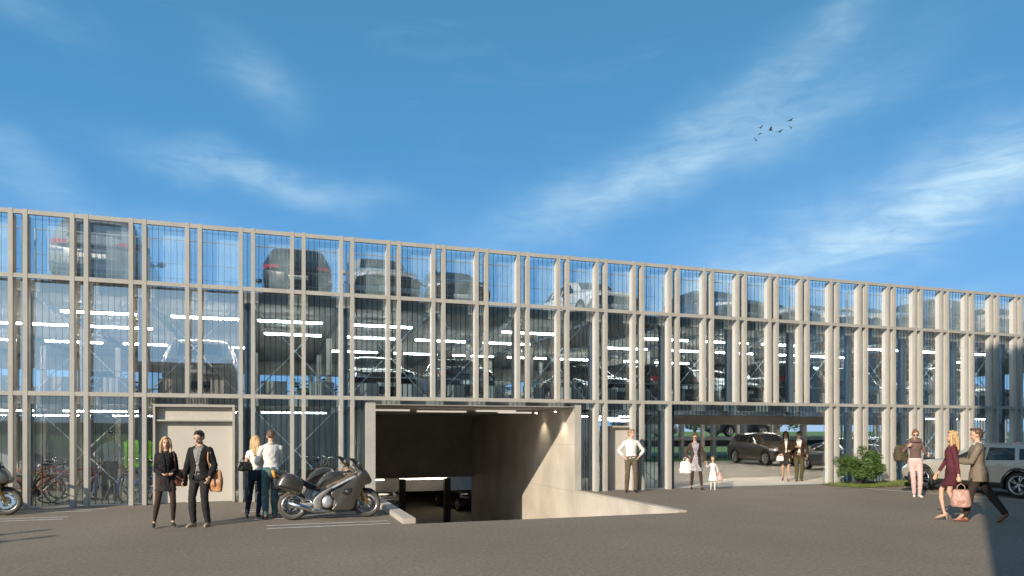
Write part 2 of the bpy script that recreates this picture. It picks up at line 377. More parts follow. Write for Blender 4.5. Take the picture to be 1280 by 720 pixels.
quad(bm, [(11.75, 0.35, 0.009), (17.3, 0.35, 0.009), (18.9, 3.6, 0.009), (11.75, 3.6, 0.009)])
struct('sun_strip', bm, mat('sunlit_floor', (0.60, 0.565, 0.51), 0.8, var=0.12, vscale=1.2))
bm = bmesh.new()   # the ramp
quad(bm, [(RX0, RY0, 0), (RX1, RY0, 0), (RX1, 11, -2.6), (RX0, 11, -2.6)])
quad(bm, [(-4, 11, -2.6), (RX1+6, 11, -2.6), (RX1+6, 46, -2.6), (-4, 46, -2.6)])
struct('ramp', bm, M['floor_in'])
# field and hills behind the camera, seen mirrored in the glass
bm = bmesh.new()
quad(bm, [(-600, -420, 0.02), (600, -420, 0.02), (600, -62, 0.02), (-600, -62, 0.02)])
struct('field', bm, M['grass'])
bm = bmesh.new()
pv = None
for i in range(121):
    x = -900+i*15; h = 8+7*noise.noise(Vector((x*0.006, 3, 0)))+2.5*noise.noise(Vector((x*0.06, 1, 0)))+(9 if x < -150 else 0)*min(1, (-150-x)/120 if x < -150 else 0)
    c = [bm.verts.new((x, -420, 0)), bm.verts.new((x, -432, h*0.8)), bm.verts.new((x, -450, h)), bm.verts.new((x, -520, 0))]
    if pv:
        for k in range(3): bm.faces.new((pv[k], pv[k+1], c[k+1], c[k]))
    pv = c
struct('hills', bm, M['leaf_dark'], smooth=True)

def line_strip(name, a, b, w, z=0.006):
    a = Vector((*a, z)); b = Vector((*b, z)); d = (b-a).normalized(); n = Vector((-d.y, d.x, 0))*w/2
    bm = bmesh.new(); quad(bm, [a-n, b-n, b+n, a+n]); o = link(name, bm, M['paint_line']); o['kind'] = 'structure'; return o
for k, (a, b) in enumerate([((-0.06, -5.22), (2.15, -5.22)), ((-0.07, -4.80), (2.16, -4.80)), ((-0.3, -3.75), (2.1, -3.75)), ((-0.3, -3.35), (2.1, -3.35)), ((-0.6, -2.3), (2.1, -2.3)), ((-0.6, -1.9), (2.1, -1.9)),
                            ((-6.4, -2.45), (-3.9, -2.45)), ((-6.4, -2.05), (-3.9, -2.05)), ((-6.4, -1.0), (-3.7, -1.0)), ((-6.4, -0.6), (-3.5, -0.6))]):
    line_strip('parking_line', a, b, 0.07)
line_strip('road_line', (17.0, -0.2), (17.98, -6.2), 0.09)
line_strip('road_line', (17.98, -6.2), (18.6, -10.0), 0.09)

# shading office block and low shed behind the camera (they throw the shade at right and mirror in the glass)
def block(name, label, x0, x1, y0, y1, h, m, wm):
    t = thing(name, label, 'building', ((x0+x1)/2, (y0+y1)/2, 0))
    dx, dy = (x1-x0)/2, (y1-y0)/2
    bm = bmesh.new(); box(bm, -dx, dx, -dy, dy, 0, h); link('wall', bm, m, t)
    bm = bmesh.new(); box(bm, -dx-0.02, dx+0.02, -dy-0.02, dy+0.02, h+0.003, h+0.3); link('roof_edge', bm, M['slab'], t)
    z = 1.0
    while z+1.5 < h:
        x = -dx+1.2
        while x+1.6 < min(dx, 8 - (x0+x1)/2 + 0*dx):
            bm = bmesh.new(); box(bm, x, x+1.5, dy-0.05, dy+0.03, z, z+1.5); link('window', bm, wm, t); x += 2.6
        z += 3.3
    return t
block('office_building', 'dark office block standing behind the viewer', -1.5, 34, -38, -20.2, 17.7, mat('dark_cladding', (0.10, 0.11, 0.12), 0.7, var=0.15), M['carglass'])
block('storage_shed', 'low grey shed seen only mirrored in the glass', -10.5, -3.0, -56, -46, 7.2, mat('shed', (0.16, 0.16, 0.16), 0.8, var=0.2), M['carglass'])

# ------------------------------------------------------------------ the parking garage
P0, PIT = -5.28, 1.207
def pn(n): return P0+PIT*n
NA, NB = -4, 30
CW, CD = 0.097, 0.10
ZF, ZR = 2.60, 5.22
G = thing('parking_garage', 'two-storey parking garage with paired pale fins, thin rods and glass', 'parking garage', (0, 0, 0))
Z_LO = (2.56, 2.66); Z_MI = (5.21, 5.31); Z_TO = (6.65, 6.75)
no_ground = {3, 7, 8, 9, 10, 11, 15, 16, 17, 18}
for n in range(NA, NB+1):
    for k in (0, 1):
        x0 = pn(n)-(0.281 if k == 0 else 0)
        zb = 0.0
        if n in no_ground or (n == 14 and k == 1): zb = Z_LO[0]+0.002
        bm = bmesh.new()
        box(bm, x0, x0+CW, 0.0, CD, zb, 6.765, 0.004)
        o = link('column', bm, M['frame'], G)
        bm = bmesh.new(); box(bm, x0+0.004, x0+CW-0.004, CD+0.001, CD+0.15, zb+0.001, 6.64)
        link('fin', bm, M['fin'], o)
def hbeam(z0, z1, name='beam'):
    for n in range(NA, NB, 2):
        bm = bmesh.new()
        for q in (n, n+1):
            box(bm, pn(q)-0.281+CW+0.001, pn(q)-0.001, 0.006, CD-0.004, z0, z1)
            box(bm, pn(q)+CW+0.001, pn(q+1)-0.281-0.001, 0.006, CD-0.004, z0, z1)
        link(name, bm, M['frame'], G)
hbeam(*Z_LO); hbeam(*Z_MI); hbeam(*Z_TO)
# lower beam stays whole where no column comes down
# rods, glass, braces by structural bay
def blocked(x, lo, hi): return lo < x < hi
STO = [(0.03, Z_LO[0], 'g'), (Z_LO[1], Z_MI[0], 'm'), (Z_MI[1], Z_TO[0], 't')]
for n in range(NA, NB, 2):
    xa, xb = pn(n)-0.14, pn(n+2)-0.14
    for z0, z1, st in STO:
        bm = bmesh.new(); cnt = 0
        k0 = int(math.ceil((xa)/0.1341)); k1 = int((xb)/0.1341)
        for k in range(k0, k1+1):
            x = k*0.1341
            if x < xa or x >= xb: continue
            zz = z0-0.05 if st != 'g' else z0
            if st == 'g':
                if -2.78 < x < -0.75: zz = 2.42
                elif RX0-0.2 < x < RX1+0.2: continue
                elif 9.3 < x < 10.2: zz = 1.93
                elif 11.45 < x < 17.3: zz = 2.22
            rw = 0.0085 if st != 't' else 0.0045; box(bm, x-rw, x+rw, 0.268, 0.280, zz, z1+0.05); cnt += 1
        if cnt: link('rod_screen', bm, M['rod'], G)
        else: bm.free()
        # glass
        bm = bmesh.new(); any_ = False
        segs = [(xa+0.01, xb-0.01, z0, z1)]
        if st == 'g':
            segs = []
            for lo, hi, zb in ((-20, -2.75, 0.03), (-2.75, -0.78, 2.42), (-0.78, RX0-0.26, 0.03), (RX1+0.22, 9.3, 0.03), (9.3, 10.2, 1.93), (10.2, 11.42, 0.03), (11.42, 17.3, 2.22), (17.3, 60, 0.03)):
                a, b = max(lo, xa+0.004), min(hi, xb-0.004)
                if b-a > 0.05: segs.append((a, b, zb, z1+0.03))
        for a, b, c, d in segs:
            quad(bm, [(a, 0.258, c), (b, 0.258, c), (b, 0.258, d), (a, 0.258, d)]); any_ = True
        if any_: link('glass_pane', bm, M['glass_top'] if st == 't' else (M['glass_clear'] if n >= 4 else M['glass'] if st == 'm' else M['glass_low']), G)
        else: bm.free()
        # cross bracing behind the glass
        if st == 't': continue
        if st == 'g' and (n in (2, 14, 16, 18, 6, 8, 10) ): continue
        bm = bmesh.new()
        zt, zb2 = z1-0.25, (z0+0.15 if st == 'g' else z0+0.05)
        xl, xr = pn(n)+0.05, pn(n+2)-0.33
        tube(bm, [(xl, 0.70, zt), (xr, 0.70, zb2)], 0.015, 6); tube(bm, [(xl, 0.72, zb2), (xr, 0.72, zt)], 0.015, 6)
        for (gx, gz) in ((xl, zt), (xr, zb2), (xl, zb2), (xr, zt)): box(bm, gx-0.05, gx+0.05, 0.685, 0.697, gz-0.07, gz+0.07)
        link('cross_brace', bm, M['white_steel'], G)
# primary steel posts
for n in range(NA, NB+1, 2):
    x = pn(n)-0.092
    zb = 0.0 if n not in (8, 10, 16, 18) else (2.62 if n < 12 else 2.3)
    bm = bmesh.new()
    box(bm, x-0.075, x+0.075, 0.60, 0.612, zb, 5.0); box(bm, x-0.075, x+0.075, 0.79, 0.802, zb, 5.0); box(bm, x-0.006, x+0.006, 0.6125, 0.7895, zb, 5.0)
    link('steel_post', bm, M['steel'], G)
# inner posts, beams, decks
for n in range(NA, NB+1, 2):
    x = pn(n)-0.092
    for y in (5.9, 11.2, 16.6):
        z0 = 0.005
        if RX0-0.3 < x < RX1+0.3: z0 = 2.62 if y < 11 else 0.005
        if n == 10 and y > 11: z0 = 0.005
        if y < 12 and 14 <= n <= 26: z0 = 2.62
        bm = bmesh.new(); box(bm, x-0.09, x+0.09, y-0.09, y+0.09, z0, 4.85); link('inner_post', bm, M['concrete'], G)
    bm = bmesh.new()
    for zc in ((ZF, ZR) if n not in (8, 10) else (ZR,)):
        box(bm, x-0.07, x+0.07, 0.81, 16.9, zc-0.27, zc-0.255); box(bm, x-0.007, x+0.007, 0.81, 16.9, zc-0.2545, zc-0.141)
    link('deck_beam', bm, M['steel'], G)
for z, nm in ((ZF, 'deck'), (ZR, 'deck')):
    bm = bmesh.new(); box(bm, -14, 41, 0.83, 17.0, z-0.14, z); link(nm, bm, M['slab'], G)
    bm = bmesh.new(); box(bm, -14, 41, 0.615, 0.785, z-0.20, z+0.07)
    link('deck_edge', bm, M['concrete'], G)
# guard panels along level one, railing with wires on both decks
for n in range(NA, NB, 2):
    xa, xb = pn(n)+0.02, pn(n+2)-0.2
    for q in (n, n+1):
        bm = bmesh.new(); box(bm, pn(q)+0.22, pn(q)+0.86, 0.90, 0.94, ZF+0.02, ZF+0.46); link('guard_panel', bm, M['door'], G)
    for z in (ZF, ZR):
        bm = bmesh.new(); hh = 0.62 if z < 3 else 1.32
        tube(bm, [(xa, 0.86, z+hh), (xb, 0.86, z+hh)], 0.016, 6)
        if z > 3:
            for q in (0.35, 0.72): tube(bm, [(xa, 0.86, z+q), (xb, 0.86, z+q)], 0.005, 4)
            k = xa+0.02
            while k < xb: box(bm, k-0.0025, k+0.0025, 0.855, 0.865, z+0.1, z+hh); k += 0.105
            box(bm, xa-0.02, xa+0.02, 0.84, 0.88, z, z+hh)
        link('railing', bm, M['galv'], G)
# rear edge of the decks: railing and fins
for z0_ in (0.005,):
    for xa_, xb_ in ((38.0, 41.0), (-14.0, -5.0)):
        bm = bmesh.new(); box(bm, xa_, xb_, 17.01, 17.15, 0.0, 2.4); link('rear_wall', bm, M['panel_blue'], G)
bm = bmesh.new(); box(bm, -14, 41, 17.01, 17.12, ZF-0.15, ZF+0.75); link('rear_guard', bm, M['concrete'], G)
bm = bmesh.new(); box(bm, -14, 41, 16.75, 16.99, 4.45, 5.07); link('rear_beam', bm, M['concrete'], G)
for z in (ZF, ZR):
    bm = bmesh.new()
    tube(bm, [(-14, 16.95, z+1.05), (41, 16.95, z+1.05)], 0.03, 6); tube(bm, [(-14, 16.95, z+0.55), (41, 16.95, z+0.55)], 0.015, 6)
    k = -14
    while k < 41: box(bm, k-0.01, k+0.01, 16.93, 16.97, z, z+1.05); k += 0.3
    link('rear_railing', bm, M['galv'], G)
# inclined ramp slabs inside level one (the sloping lines seen through the glass)
bm = bmesh.new()
v = []
for (x0, x1, z0, z1) in ((2.0, 13.5, 2.5, 4.7),):
    for y in (7.0, 10.2):
        v.append([bm.verts.new((x0, y, z0)), bm.verts.new((x1, y, z1)), bm.verts.new((x1, y, z1-0.22)), bm.verts.new((x0, y, z0-0.22))])
a, b = v
for k in range(4): bm.faces.new((a[k], a[(k+1) % 4], b[(k+1) % 4], b[k]))
bm.faces.new(a); bm.faces.new(list(reversed(b)))
link('inner_ramp', bm, M['concrete'], G, norm=True)
# ground-floor header over the drive-in opening and above the ramp
bm = bmesh.new(); box(bm, 11.5, 24, 2.2, 2.5, 1.98, 2.298); link('header_beam', bm, M['concrete'], G)
bm = bmesh.new(); box(bm, RX0, RX1, 0.105, 11.04, 2.445, 2.457); link('ramp_soffit', bm, M['slab'], G)
# bike-room back wall in profiled sheet
def profiled(x0, x1, y, z0, z1, step=0.2):
    bm = bmesh.new(); x = x0
    pts = []
    while x < x1: pts += [(x, y), (x+step*0.62, y), (x+step*0.70, y+0.035), (x+step*0.92, y+0.035)]; x += step
    pv = None
    for p in pts:
        c = (bm.verts.new((p[0], p[1], z0)), bm.verts.new((p[0], p[1], z1)))
        if pv: bm.faces.new((pv[0], c[0], c[1], pv[1]))
        pv = c
    return bm
link('partition_wall', profiled(-3.1, 2.3, 4.2, 0.01, 2.29), M['panel_blue'], G)
link('partition_wall', profiled(8.6, 11.3, 5.4, 0.01, 2.29), M['panel_blue'], G)
# double door in its portal
def portal():
    x0, x1 = -2.655, -0.83
    bm = bmesh.new()
    box(bm, x0, x0+0.055, 0.10, 0.62, 0.005, 2.40); box(bm, x1-0.055, x1, 0.10, 0.62, 0.005, 2.40); box(bm, x0+0.0555, x1-0.0555, 0.10, 0.62, 2.34, 2.40)
    box(bm, x0+0.0555, x1-0.0555, 0.13, 0.62, 1.99, 2.03)
    d = link('double_door', bm, M['frame'], G)
    bm = bmesh.new(); box(bm, x0+0.056, x1-0.056, 0.26, 0.30, 2.031, 2.339); link('fascia', bm, M['door'], d)
    xm = (x0+x1)/2
    for a, b in ((x0+0.056, xm-0.003), (xm+0.003, x1-0.056)):
        bm = bmesh.new(); box(bm, a, b, 0.30, 0.35, 0.015, 1.985); link('door_leaf', bm, M['door'], d)
portal()
for o in [o for o in G.children if o.name == 'double_door']:
    bm = bmesh.new(); tube(bm, [(-1.66, 0.30, 1.02), (-1.66, 0.26, 1.02), (-1.66, 0.26, 1.22), (-1.66, 0.30, 1.22)], 0.009, 6); link('door_handle', bm, M['galv'], o)
bm = bmesh.new(); box(bm, 9.335, 9.36, 0.20, 0.60, 0.005, 1.90); box(bm, 9.361, 10.17, 0.20, 0.60, 1.86, 1.91); box(bm, 10.171, 10.19, 0.20, 0.60, 0.005, 1.90)
dd = link('side_door', bm, M['frame'], G)
bm = bmesh.new(); box(bm, 9.362, 10.169, 0.33, 0.37, 0.01, 1.858); link('door_leaf', bm, M['door'], dd)
bm = bmesh.new(); tube(bm, [(10.08, 0.30, 0.98), (10.08, 0.28, 0.98), (9.97, 0.28, 0.98)], 0.009, 6); link('door_handle', bm, M['galv'], dd)
bm = bmesh.new(); box(bm, 11.64, 11.70, 0.30, 0.60, 0.005, 2.56); link('door_jamb', bm, M['steel'], G)

# ramp walls, kerb, downstand, posts
def wall(name, label, cat, boxes, m):
    bm = bmesh.new()
    for b in boxes: box(bm, *b)
    return tag(link(name, bm, m), label, cat)
def prism(bm, pts, x0, x1):
    a = [bm.verts.new((x0, y, z)) for y, z in pts]; b = [bm.verts.new((x1, y, z)) for y, z in pts]; n = len(pts)
    for k in range(n): bm.faces.new((a[k], a[(k+1) % n], b[(k+1) % n], b[k]))
    bm.faces.new(a); bm.faces.new(list(reversed(b)))
bm = bmesh.new(); prism(bm, [(RY0, -0.3), (11.2, -2.8), (11.2, 2.44), (0.12, 2.44), (0.12, 0.045), (RY0, 0.045)], RX1+0.001, RX1+0.20)
bmesh.ops.recalc_face_normals(bm, faces=bm.faces)
tag(link('ramp_wall', bm, M['concrete_wall']), 'pale concrete wall on the right of the down ramp, half in sun', 'retaining wall')
bm = bmesh.new(); box(bm, RX1+0.0, RX1+0.2, 0.10, 0.419, 2.30, 2.55); box(bm, RX1+0.0, RX1+0.2, 0.095, 0.119, 0.05, 2.55)
tag(link('wall_end', bm, M['frame']), 'slim concrete wall end at the right edge of the ramp opening', 'pilaster')
bm = bmesh.new(); prism(bm, [(RY0, -0.3), (11.2, -2.8), (11.2, 2.44), (0.42, 2.44), (0.42, -0.001), (RY0, -0.001)], RX0-0.25, RX0-0.002)
bmesh.ops.recalc_face_normals(bm, faces=bm.faces)
tag(link('ramp_wall', bm, M['concrete_wall']), 'shaded concrete wall along the left side of the down ramp', 'retaining wall')
bm = bmesh.new(); y = RY0
while y < -0.05:
    y2 = min(y+1.32, 0.08); box(bm, RX0-0.25, RX0, y+0.004, y2-0.004, 0.0, 0.11, 0.012); y = y2
tag(link('kerb', bm, M['concrete_wall']), 'pale concrete kerb blocks beside the motorcycles at the ramp edge', 'kerb')
bm = bmesh.new(); box(bm, RX0-0.25, RX0, 0.09, 0.41, 0.0, 2.50)
tag(link('wall_end', bm, M['frame']), 'speckled concrete pillar at the left edge of the ramp opening', 'pillar')
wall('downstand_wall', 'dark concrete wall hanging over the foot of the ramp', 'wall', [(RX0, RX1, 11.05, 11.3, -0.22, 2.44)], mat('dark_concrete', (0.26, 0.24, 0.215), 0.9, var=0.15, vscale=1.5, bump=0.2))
wall('basement_beam', 'pale beam crossing behind the black ramp posts', 'beam', [(-3.5, RX1+5.5, 13.0, 13.5, -0.95, -0.30)], M['concrete'])
wall('basement_wall', 'far wall of the basement parking level', 'wall', [(-4, RX1+6, 46, 46.2, -2.6, 0)], M['slab'])
wall('basement_wall', 'left wall of the basement parking level', 'wall', [(-4.2, -4, 11, 46, -2.6, 0)], M['slab'])
wall('basement_wall', 'right wall of the basement parking level', 'wall', [(RX1+6, RX1+6.2, 11, 46, -2.6, 0)], M['slab'])
wall('basement_ceiling', 'ceiling slab over the basement parking level', 'ceiling', [(-4.2, RX1+6.2, 13.52, 46, -0.29, -0.03)], M['slab'])
for x, lb in ((5.33, 'black steel post at the ramp foot nearer the white car'), (7.29, 'black steel post at the ramp foot nearer the ramp wall')):
    wall('ramp_post', lb, 'post', [(x-0.13, x+0.13, 11.4, 11.66, -2.6, -0.29)], M['black'])
# light tubes
def tube_light(label, loc, group, ln=1.5, rad=0.028, lm=None):
    t = thing('ceiling_light', label, 'ceiling light', loc, 0, group); ln *= 1.2
    bm = bmesh.new(); box(bm, -ln/2, ln/2, -0.06, 0.06, 0, 0.05); link('housing', bm, M['lamp_house'], t)
    bm = bmesh.new(); tube(bm, [(-ln/2+0.02, 0, -0.03), (ln/2-0.02, 0, -0.03)], rad, 8); link('tube', bm, lm or M['lamp'], t)
    return t
BAY = {-4: 'beyond the left edge', -2: 'at the left edge', 0: 'over the red bicycles', 2: 'over the double door', 4: 'over the couple at the motorcycles', 6: 'over the left end of the ramp', 8: 'over the middle of the ramp', 10: 'over the sunlit ramp wall', 12: 'over the man at the side door', 14: 'over the woman with the child', 16: 'over the brown SUV', 18: 'over the bush', 20: 'over the woman with the rucksack', 22: 'over the woman in the wine dress', 24: 'over the striding man', 26: 'over the estate car', 28: 'beyond the right edge'}
ROW = ('nearest row', 'second row', 'third row', 'fourth row')
L1 = tube_light('bright tube under the roof deck %s, nearest row' % BAY[NA], (pn(NA)+1.1, 2.6, 4.90), 'tube lights under the roof deck')
for n in range(NA, NB, 2):
    for j, y in enumerate((2.6, 5.4, 9.8)):
        if n == NA and j == 0: continue
        if random.random() < (0.15 if n < 10 else 0.35): continue
        dup(L1, (pn(n)+1.1+random.choice((-0.1, 0.05, 0.1)), y, 4.90), None, 'bright tube under the roof deck %s, %s' % (BAY[n], ROW[j]))
L0 = tube_light('thin tube under the first deck %s, nearest row' % BAY[NA], (pn(NA)+1.1, 3.0, 2.30), 'tube lights under the first deck', 1.5, 0.012, M['lamp_small'])
for n in range(NA, NB, 2):
    if 6 <= n <= 10: continue
    for j, y in enumerate((2.4, 8.5) if n < 6 else (4.2, 7.6, 11.0, 14.6)):  # right of the ramp, extra rows are added to brighten the drive-in floor
        if n == NA and j == 0: continue
        dup(L0, (pn(n)+1.1, y, 2.30), None, 'thin tube under the first deck %s, %s' % (BAY[n], ROW[j]))
for i, (x, y, ln) in enumerate(((3.2, 1.4, 1.1), (4.9, 2.3, 1.5), (6.3, 1.3, 1.2), (7.4, 2.8, 1.1))):
    t = thing('ramp_light', 'faintly glowing light trough under the ramp ceiling, '+('nearest the left pillar', 'second from the left pillar', 'third from the left pillar', 'shortest, beside the spotlights')[i], 'ceiling light', (x, y, 2.35), 0, 'light troughs over the ramp')
    bm = bmesh.new(); box(bm, -ln/2, ln/2, -0.07, 0.07, -0.03, 0.02); link('trough', bm, M['dim_lamp'], t)
    bm = bmesh.new(); box(bm, -0.01, 0.01, -0.01, 0.01, 0.021, 0.096); link('hanger', bm, M['galv'], t)
for i, (y, lb) in enumerate(((0.9, 'lit spotlight over the ramp wall nearer the facade'), (2.5, 'lit spotlight over the ramp wall deeper inside'))):
    t = thing('spotlight', lb, 'spotlight', (RX1-0.28, y, 2.35))
    bm = bmesh.new(); tube(bm, [(0, 0, 0.09), (0, 0, -0.02)], 0.035, 10); link('housing', bm, M['lamp_house'], t)
    bm = bmesh.new(); ell(bm, (0, 0, -0.025), (0.026, 0.026, 0.012), 10); link('bulb', bm, M['spot'], t)
    ld = bpy.data.lights.new('spot', 'SPOT'); ld.energy = 32; ld.spot_size = R(95); ld.spot_blend = 0.8; ld.color = (1, 0.84, 0.62); ld.shadow_soft_size = 0.03
    lo = bpy.data.objects.new('lamp_beam', ld); COL.objects.link(lo); lo.parent = t; lo.location = (0, 0, -0.06); lo.rotation_euler = (0, R(-4), 0)

for i, (x, y) in enumerate(((3.6, 12.2), (6.4, 12.3), (5.6, 17.5), (9.2, 19.5))):
    b_ = tube_light('warm basement tube light '+('above the pale beam at the left post', 'above the pale beam at the right post', 'over the silver saloon', 'over the black SUV')[i], (x, y, -0.32 if y < 13 else -0.45), 'basement tube lights', 1.8, 0.03, M['lamp_base'])
# rear deck beyond the garage with its own posts
t = thing('rear_deck', 'raised concrete parking deck behind the garage seen through the opening', 'parking deck', (14, 24, 0))
bm = bmesh.new(); box(bm, -6, 40, -3.0, 3.0, 1.15, 1.38); link('deck', bm, M['concrete'], t)
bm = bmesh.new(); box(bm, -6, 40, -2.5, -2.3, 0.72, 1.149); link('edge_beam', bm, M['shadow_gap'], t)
bm = bmesh.new(); box(bm, -6, 40, -3.0, 3.0, 3.85, 4.1); link('roof', bm, M['concrete'], t)
for k in range(0, 20):
    bm = bmesh.new(); box(bm, -5.8+k*2.4, -5.55+k*2.4, -2.9, -2.6, -0.02, 1.149); box(bm, -5.8+k*2.4, -5.55+k*2.4, -2.9, -2.6, 1.381, 3.849); link('post', bm, M['concrete'], t)
bm = bmesh.new(); tube(bm, [(-6, -3.05, 0.75), (40, -3.05, 0.75)], 0.02, 6); tube(bm, [(-6, -3.05, 0.4), (40, -3.05, 0.4)], 0.01, 6)
k = -6
while k < 40: box(bm, k-0.01, k+0.01, -3.06, -3.04, 0, 0.75); k += 0.4
link('railing', bm, M['galv'], t)
# ------------------------------------------------------------------ cars
def pip(p, poly):
    x, y = p; c = False; n = len(poly)
    for i in range(n):
        x1, y1 = poly[i]; x2, y2 = poly[i-1]
        if (y1 > y) != (y2 > y) and x < (x2-x1)*(y-y1)/(y2-y1)+x1: c = not c
    return c
def cutpoly(bm, poly, ax, pred):
    """cut the outline poly (in the plane of axes ax) into the faces that satisfy pred; returns the faces inside"""
    i, j = ax; n = len(poly)
    lo = (min(p[0] for p in poly)-0.06, min(p[1] for p in poly)-0.06); hi = (max(p[0] for p in poly)+0.06, max(p[1] for p in poly)+0.06)
    def cand():
        r = []
        for f in bm.faces:
            c = f.calc_center_median()
            if lo[0] < c[i] < hi[0] and lo[1] < c[j] < hi[1] and pred(c, f): r.append(f)
        return r
    for k in range(n):
        a, b = poly[k], poly[(k+1) % n]
        no = [0, 0, 0]; no[i] = -(b[1]-a[1]); no[j] = b[0]-a[0]
        co = [0, 0, 0]; co[i], co[j] = a
        mlo = [min(a[q], b[q])-0.12 for q in (0, 1)]; mhi = [max(a[q], b[q])+0.12 for q in (0, 1)]
        fs = [f for f in cand() if any(mlo[0] < v.co[i] < mhi[0] and mlo[1] < v.co[j] < mhi[1] for v in f.verts)]
        if not fs: continue
        g = set(fs)
        for f in fs: g.update(f.edges); g.update(f.verts)
        bmesh.ops.bisect_plane(bm, geom=list(g), dist=0.0015, plane_co=co, plane_no=no)
    return [f for f in cand() if pip((f.calc_center_median()[i], f.calc_center_median()[j]), poly)]
def extract(bm, faces, trim=0.0):
    nb = bmesh.new(); vm = {}
    for f in faces:
        vs = []
        for v in f.verts:
            if v not in vm: vm[v] = nb.verts.new(v.co)
            vs.append(vm[v])
        nb.faces.new(vs)
    bmesh.ops.delete(bm, geom=faces, context='FACES')
    for f in nb.faces: f.smooth = True; f.material_index = 0
    if trim:
        r = bmesh.ops.inset_region(nb, faces=nb.faces[:], thickness=trim, depth=-0.004)
        for f in r['faces']: f.material_index = 1
    return nb

CARS = {
 'suv': dict(L=4.75, w=0.935, R=0.365, wb=(0.93, 3.77),
   top=[(0, .80), (.12, .93), (.5, 1.03), (1.15, 1.11), (1.35, 1.16), (2.02, 1.58), (2.5, 1.665), (3.4, 1.67), (4.1, 1.61), (4.35, 1.50), (4.62, 1.10), (4.75, .95)],
   belt=[(0, .72), (.5, .92), (1.3, 1.04), (2.4, 1.07), (4.2, 1.16), (4.75, .9)], bot=[(0, .30), (.4, .24), (4.2, .26), (4.75, .36)],
   win=[[(1.62, 1.12), (2.18, 1.49), (2.62, 1.56), (2.62, 1.13)], [(2.70, 1.13), (2.70, 1.56), (3.45, 1.555), (3.56, 1.16)], [(3.66, 1.17), (3.56, 1.545), (3.98, 1.50), (4.22, 1.28), (4.15, 1.21)]],
   ws=[(1.48, .62), (1.99, .53), (1.99, -.53), (1.48, -.62)], rw=[(4.38, .5), (4.58, .55), (4.58, -.55), (4.38, -.5)]),
 'hatch': dict(L=4.20, w=0.89, R=0.32, wb=(0.85, 3.45),
   top=[(0, .66), (.12, .78), (.5, .88), (1.1, .97), (1.25, 1.01), (2.0, 1.38), (2.4, 1.46), (3.1, 1.46), (3.7, 1.40), (3.92, 1.25), (4.1, .98), (4.2, .80)],
   belt=[(0, .60), (.5, .78), (1.3, .90), (2.4, .93), (3.8, 1.02), (4.2, .78)], bot=[(0, .24), (.4, .18), (3.7, .20), (4.2, .30)],
   win=[[(1.55, .96), (2.12, 1.27), (2.52, 1.345), (2.52, .975)], [(2.60, .98), (2.60, 1.35), (3.15, 1.345), (3.50, 1.22), (3.42, 1.04)]],
   ws=[(1.40, .60), (1.95, .52), (1.95, -.52), (1.40, -.60)], rw=[(3.80, .5), (4.03, .55), (4.03, -.55), (3.80, -.5)]),
 'wagon': dict(L=4.95, w=0.93, R=0.36, wb=(0.95, 3.86),
   top=[(0, .68), (.12, .82), (.5, .93), (1.3, 1.02), (1.5, 1.05), (2.28, 1.42), (2.7, 1.50), (3.5, 1.50), (4.3, 1.43), (4.55, 1.34), (4.82, 1.02), (4.95, .85)],
   belt=[(0, .64), (.5, .84), (1.5, .95), (2.6, .98), (4.4, 1.04), (4.95, .80)], bot=[(0, .28), (.4, .22), (4.4, .24), (4.95, .34)],
   win=[[(1.83, 1.01), (2.40, 1.325), (2.83, 1.39), (2.83, 1.02)], [(2.92, 1.02), (2.92, 1.395), (3.62, 1.385), (3.74, 1.05)], [(3.84, 1.06), (3.74, 1.375), (4.25, 1.33), (4.50, 1.15), (4.42, 1.085)]],
   ws=[(1.62, .62), (2.22, .54), (2.22, -.54), (1.62, -.62)], rw=[(4.56, .5), (4.79, .55), (4.79, -.55), (4.56, -.5)]),
 'sedan': dict(L=4.65, w=0.90, R=0.33, wb=(0.88, 3.68),
   top=[(0, .64), (.12, .76), (.5, .86), (1.3, .96), (1.45, 1.0), (2.2, 1.36), (2.6, 1.42), (3.1, 1.40), (3.85, 1.10), (4.05, 1.06), (4.5, 1.02), (4.65, .85)],
   belt=[(0, .60), (.5, .78), (1.4, .90), (2.6, .94), (4.1, .99), (4.65, .80)], bot=[(0, .24), (.4, .18), (4.1, .20), (4.65, .30)],
   win=[[(1.72, .95), (2.28, 1.26), (2.66, 1.315), (2.66, .97)], [(2.74, .97), (2.74, 1.315), (3.10, 1.29), (3.55, 1.07), (3.45, .995)]],
   ws=[(1.58, .60), (2.16, .52), (2.16, -.52), (1.58, -.60)], rw=[(3.22, .5), (3.78, .55), (3.78, -.55), (3.22, -.5)]),
}
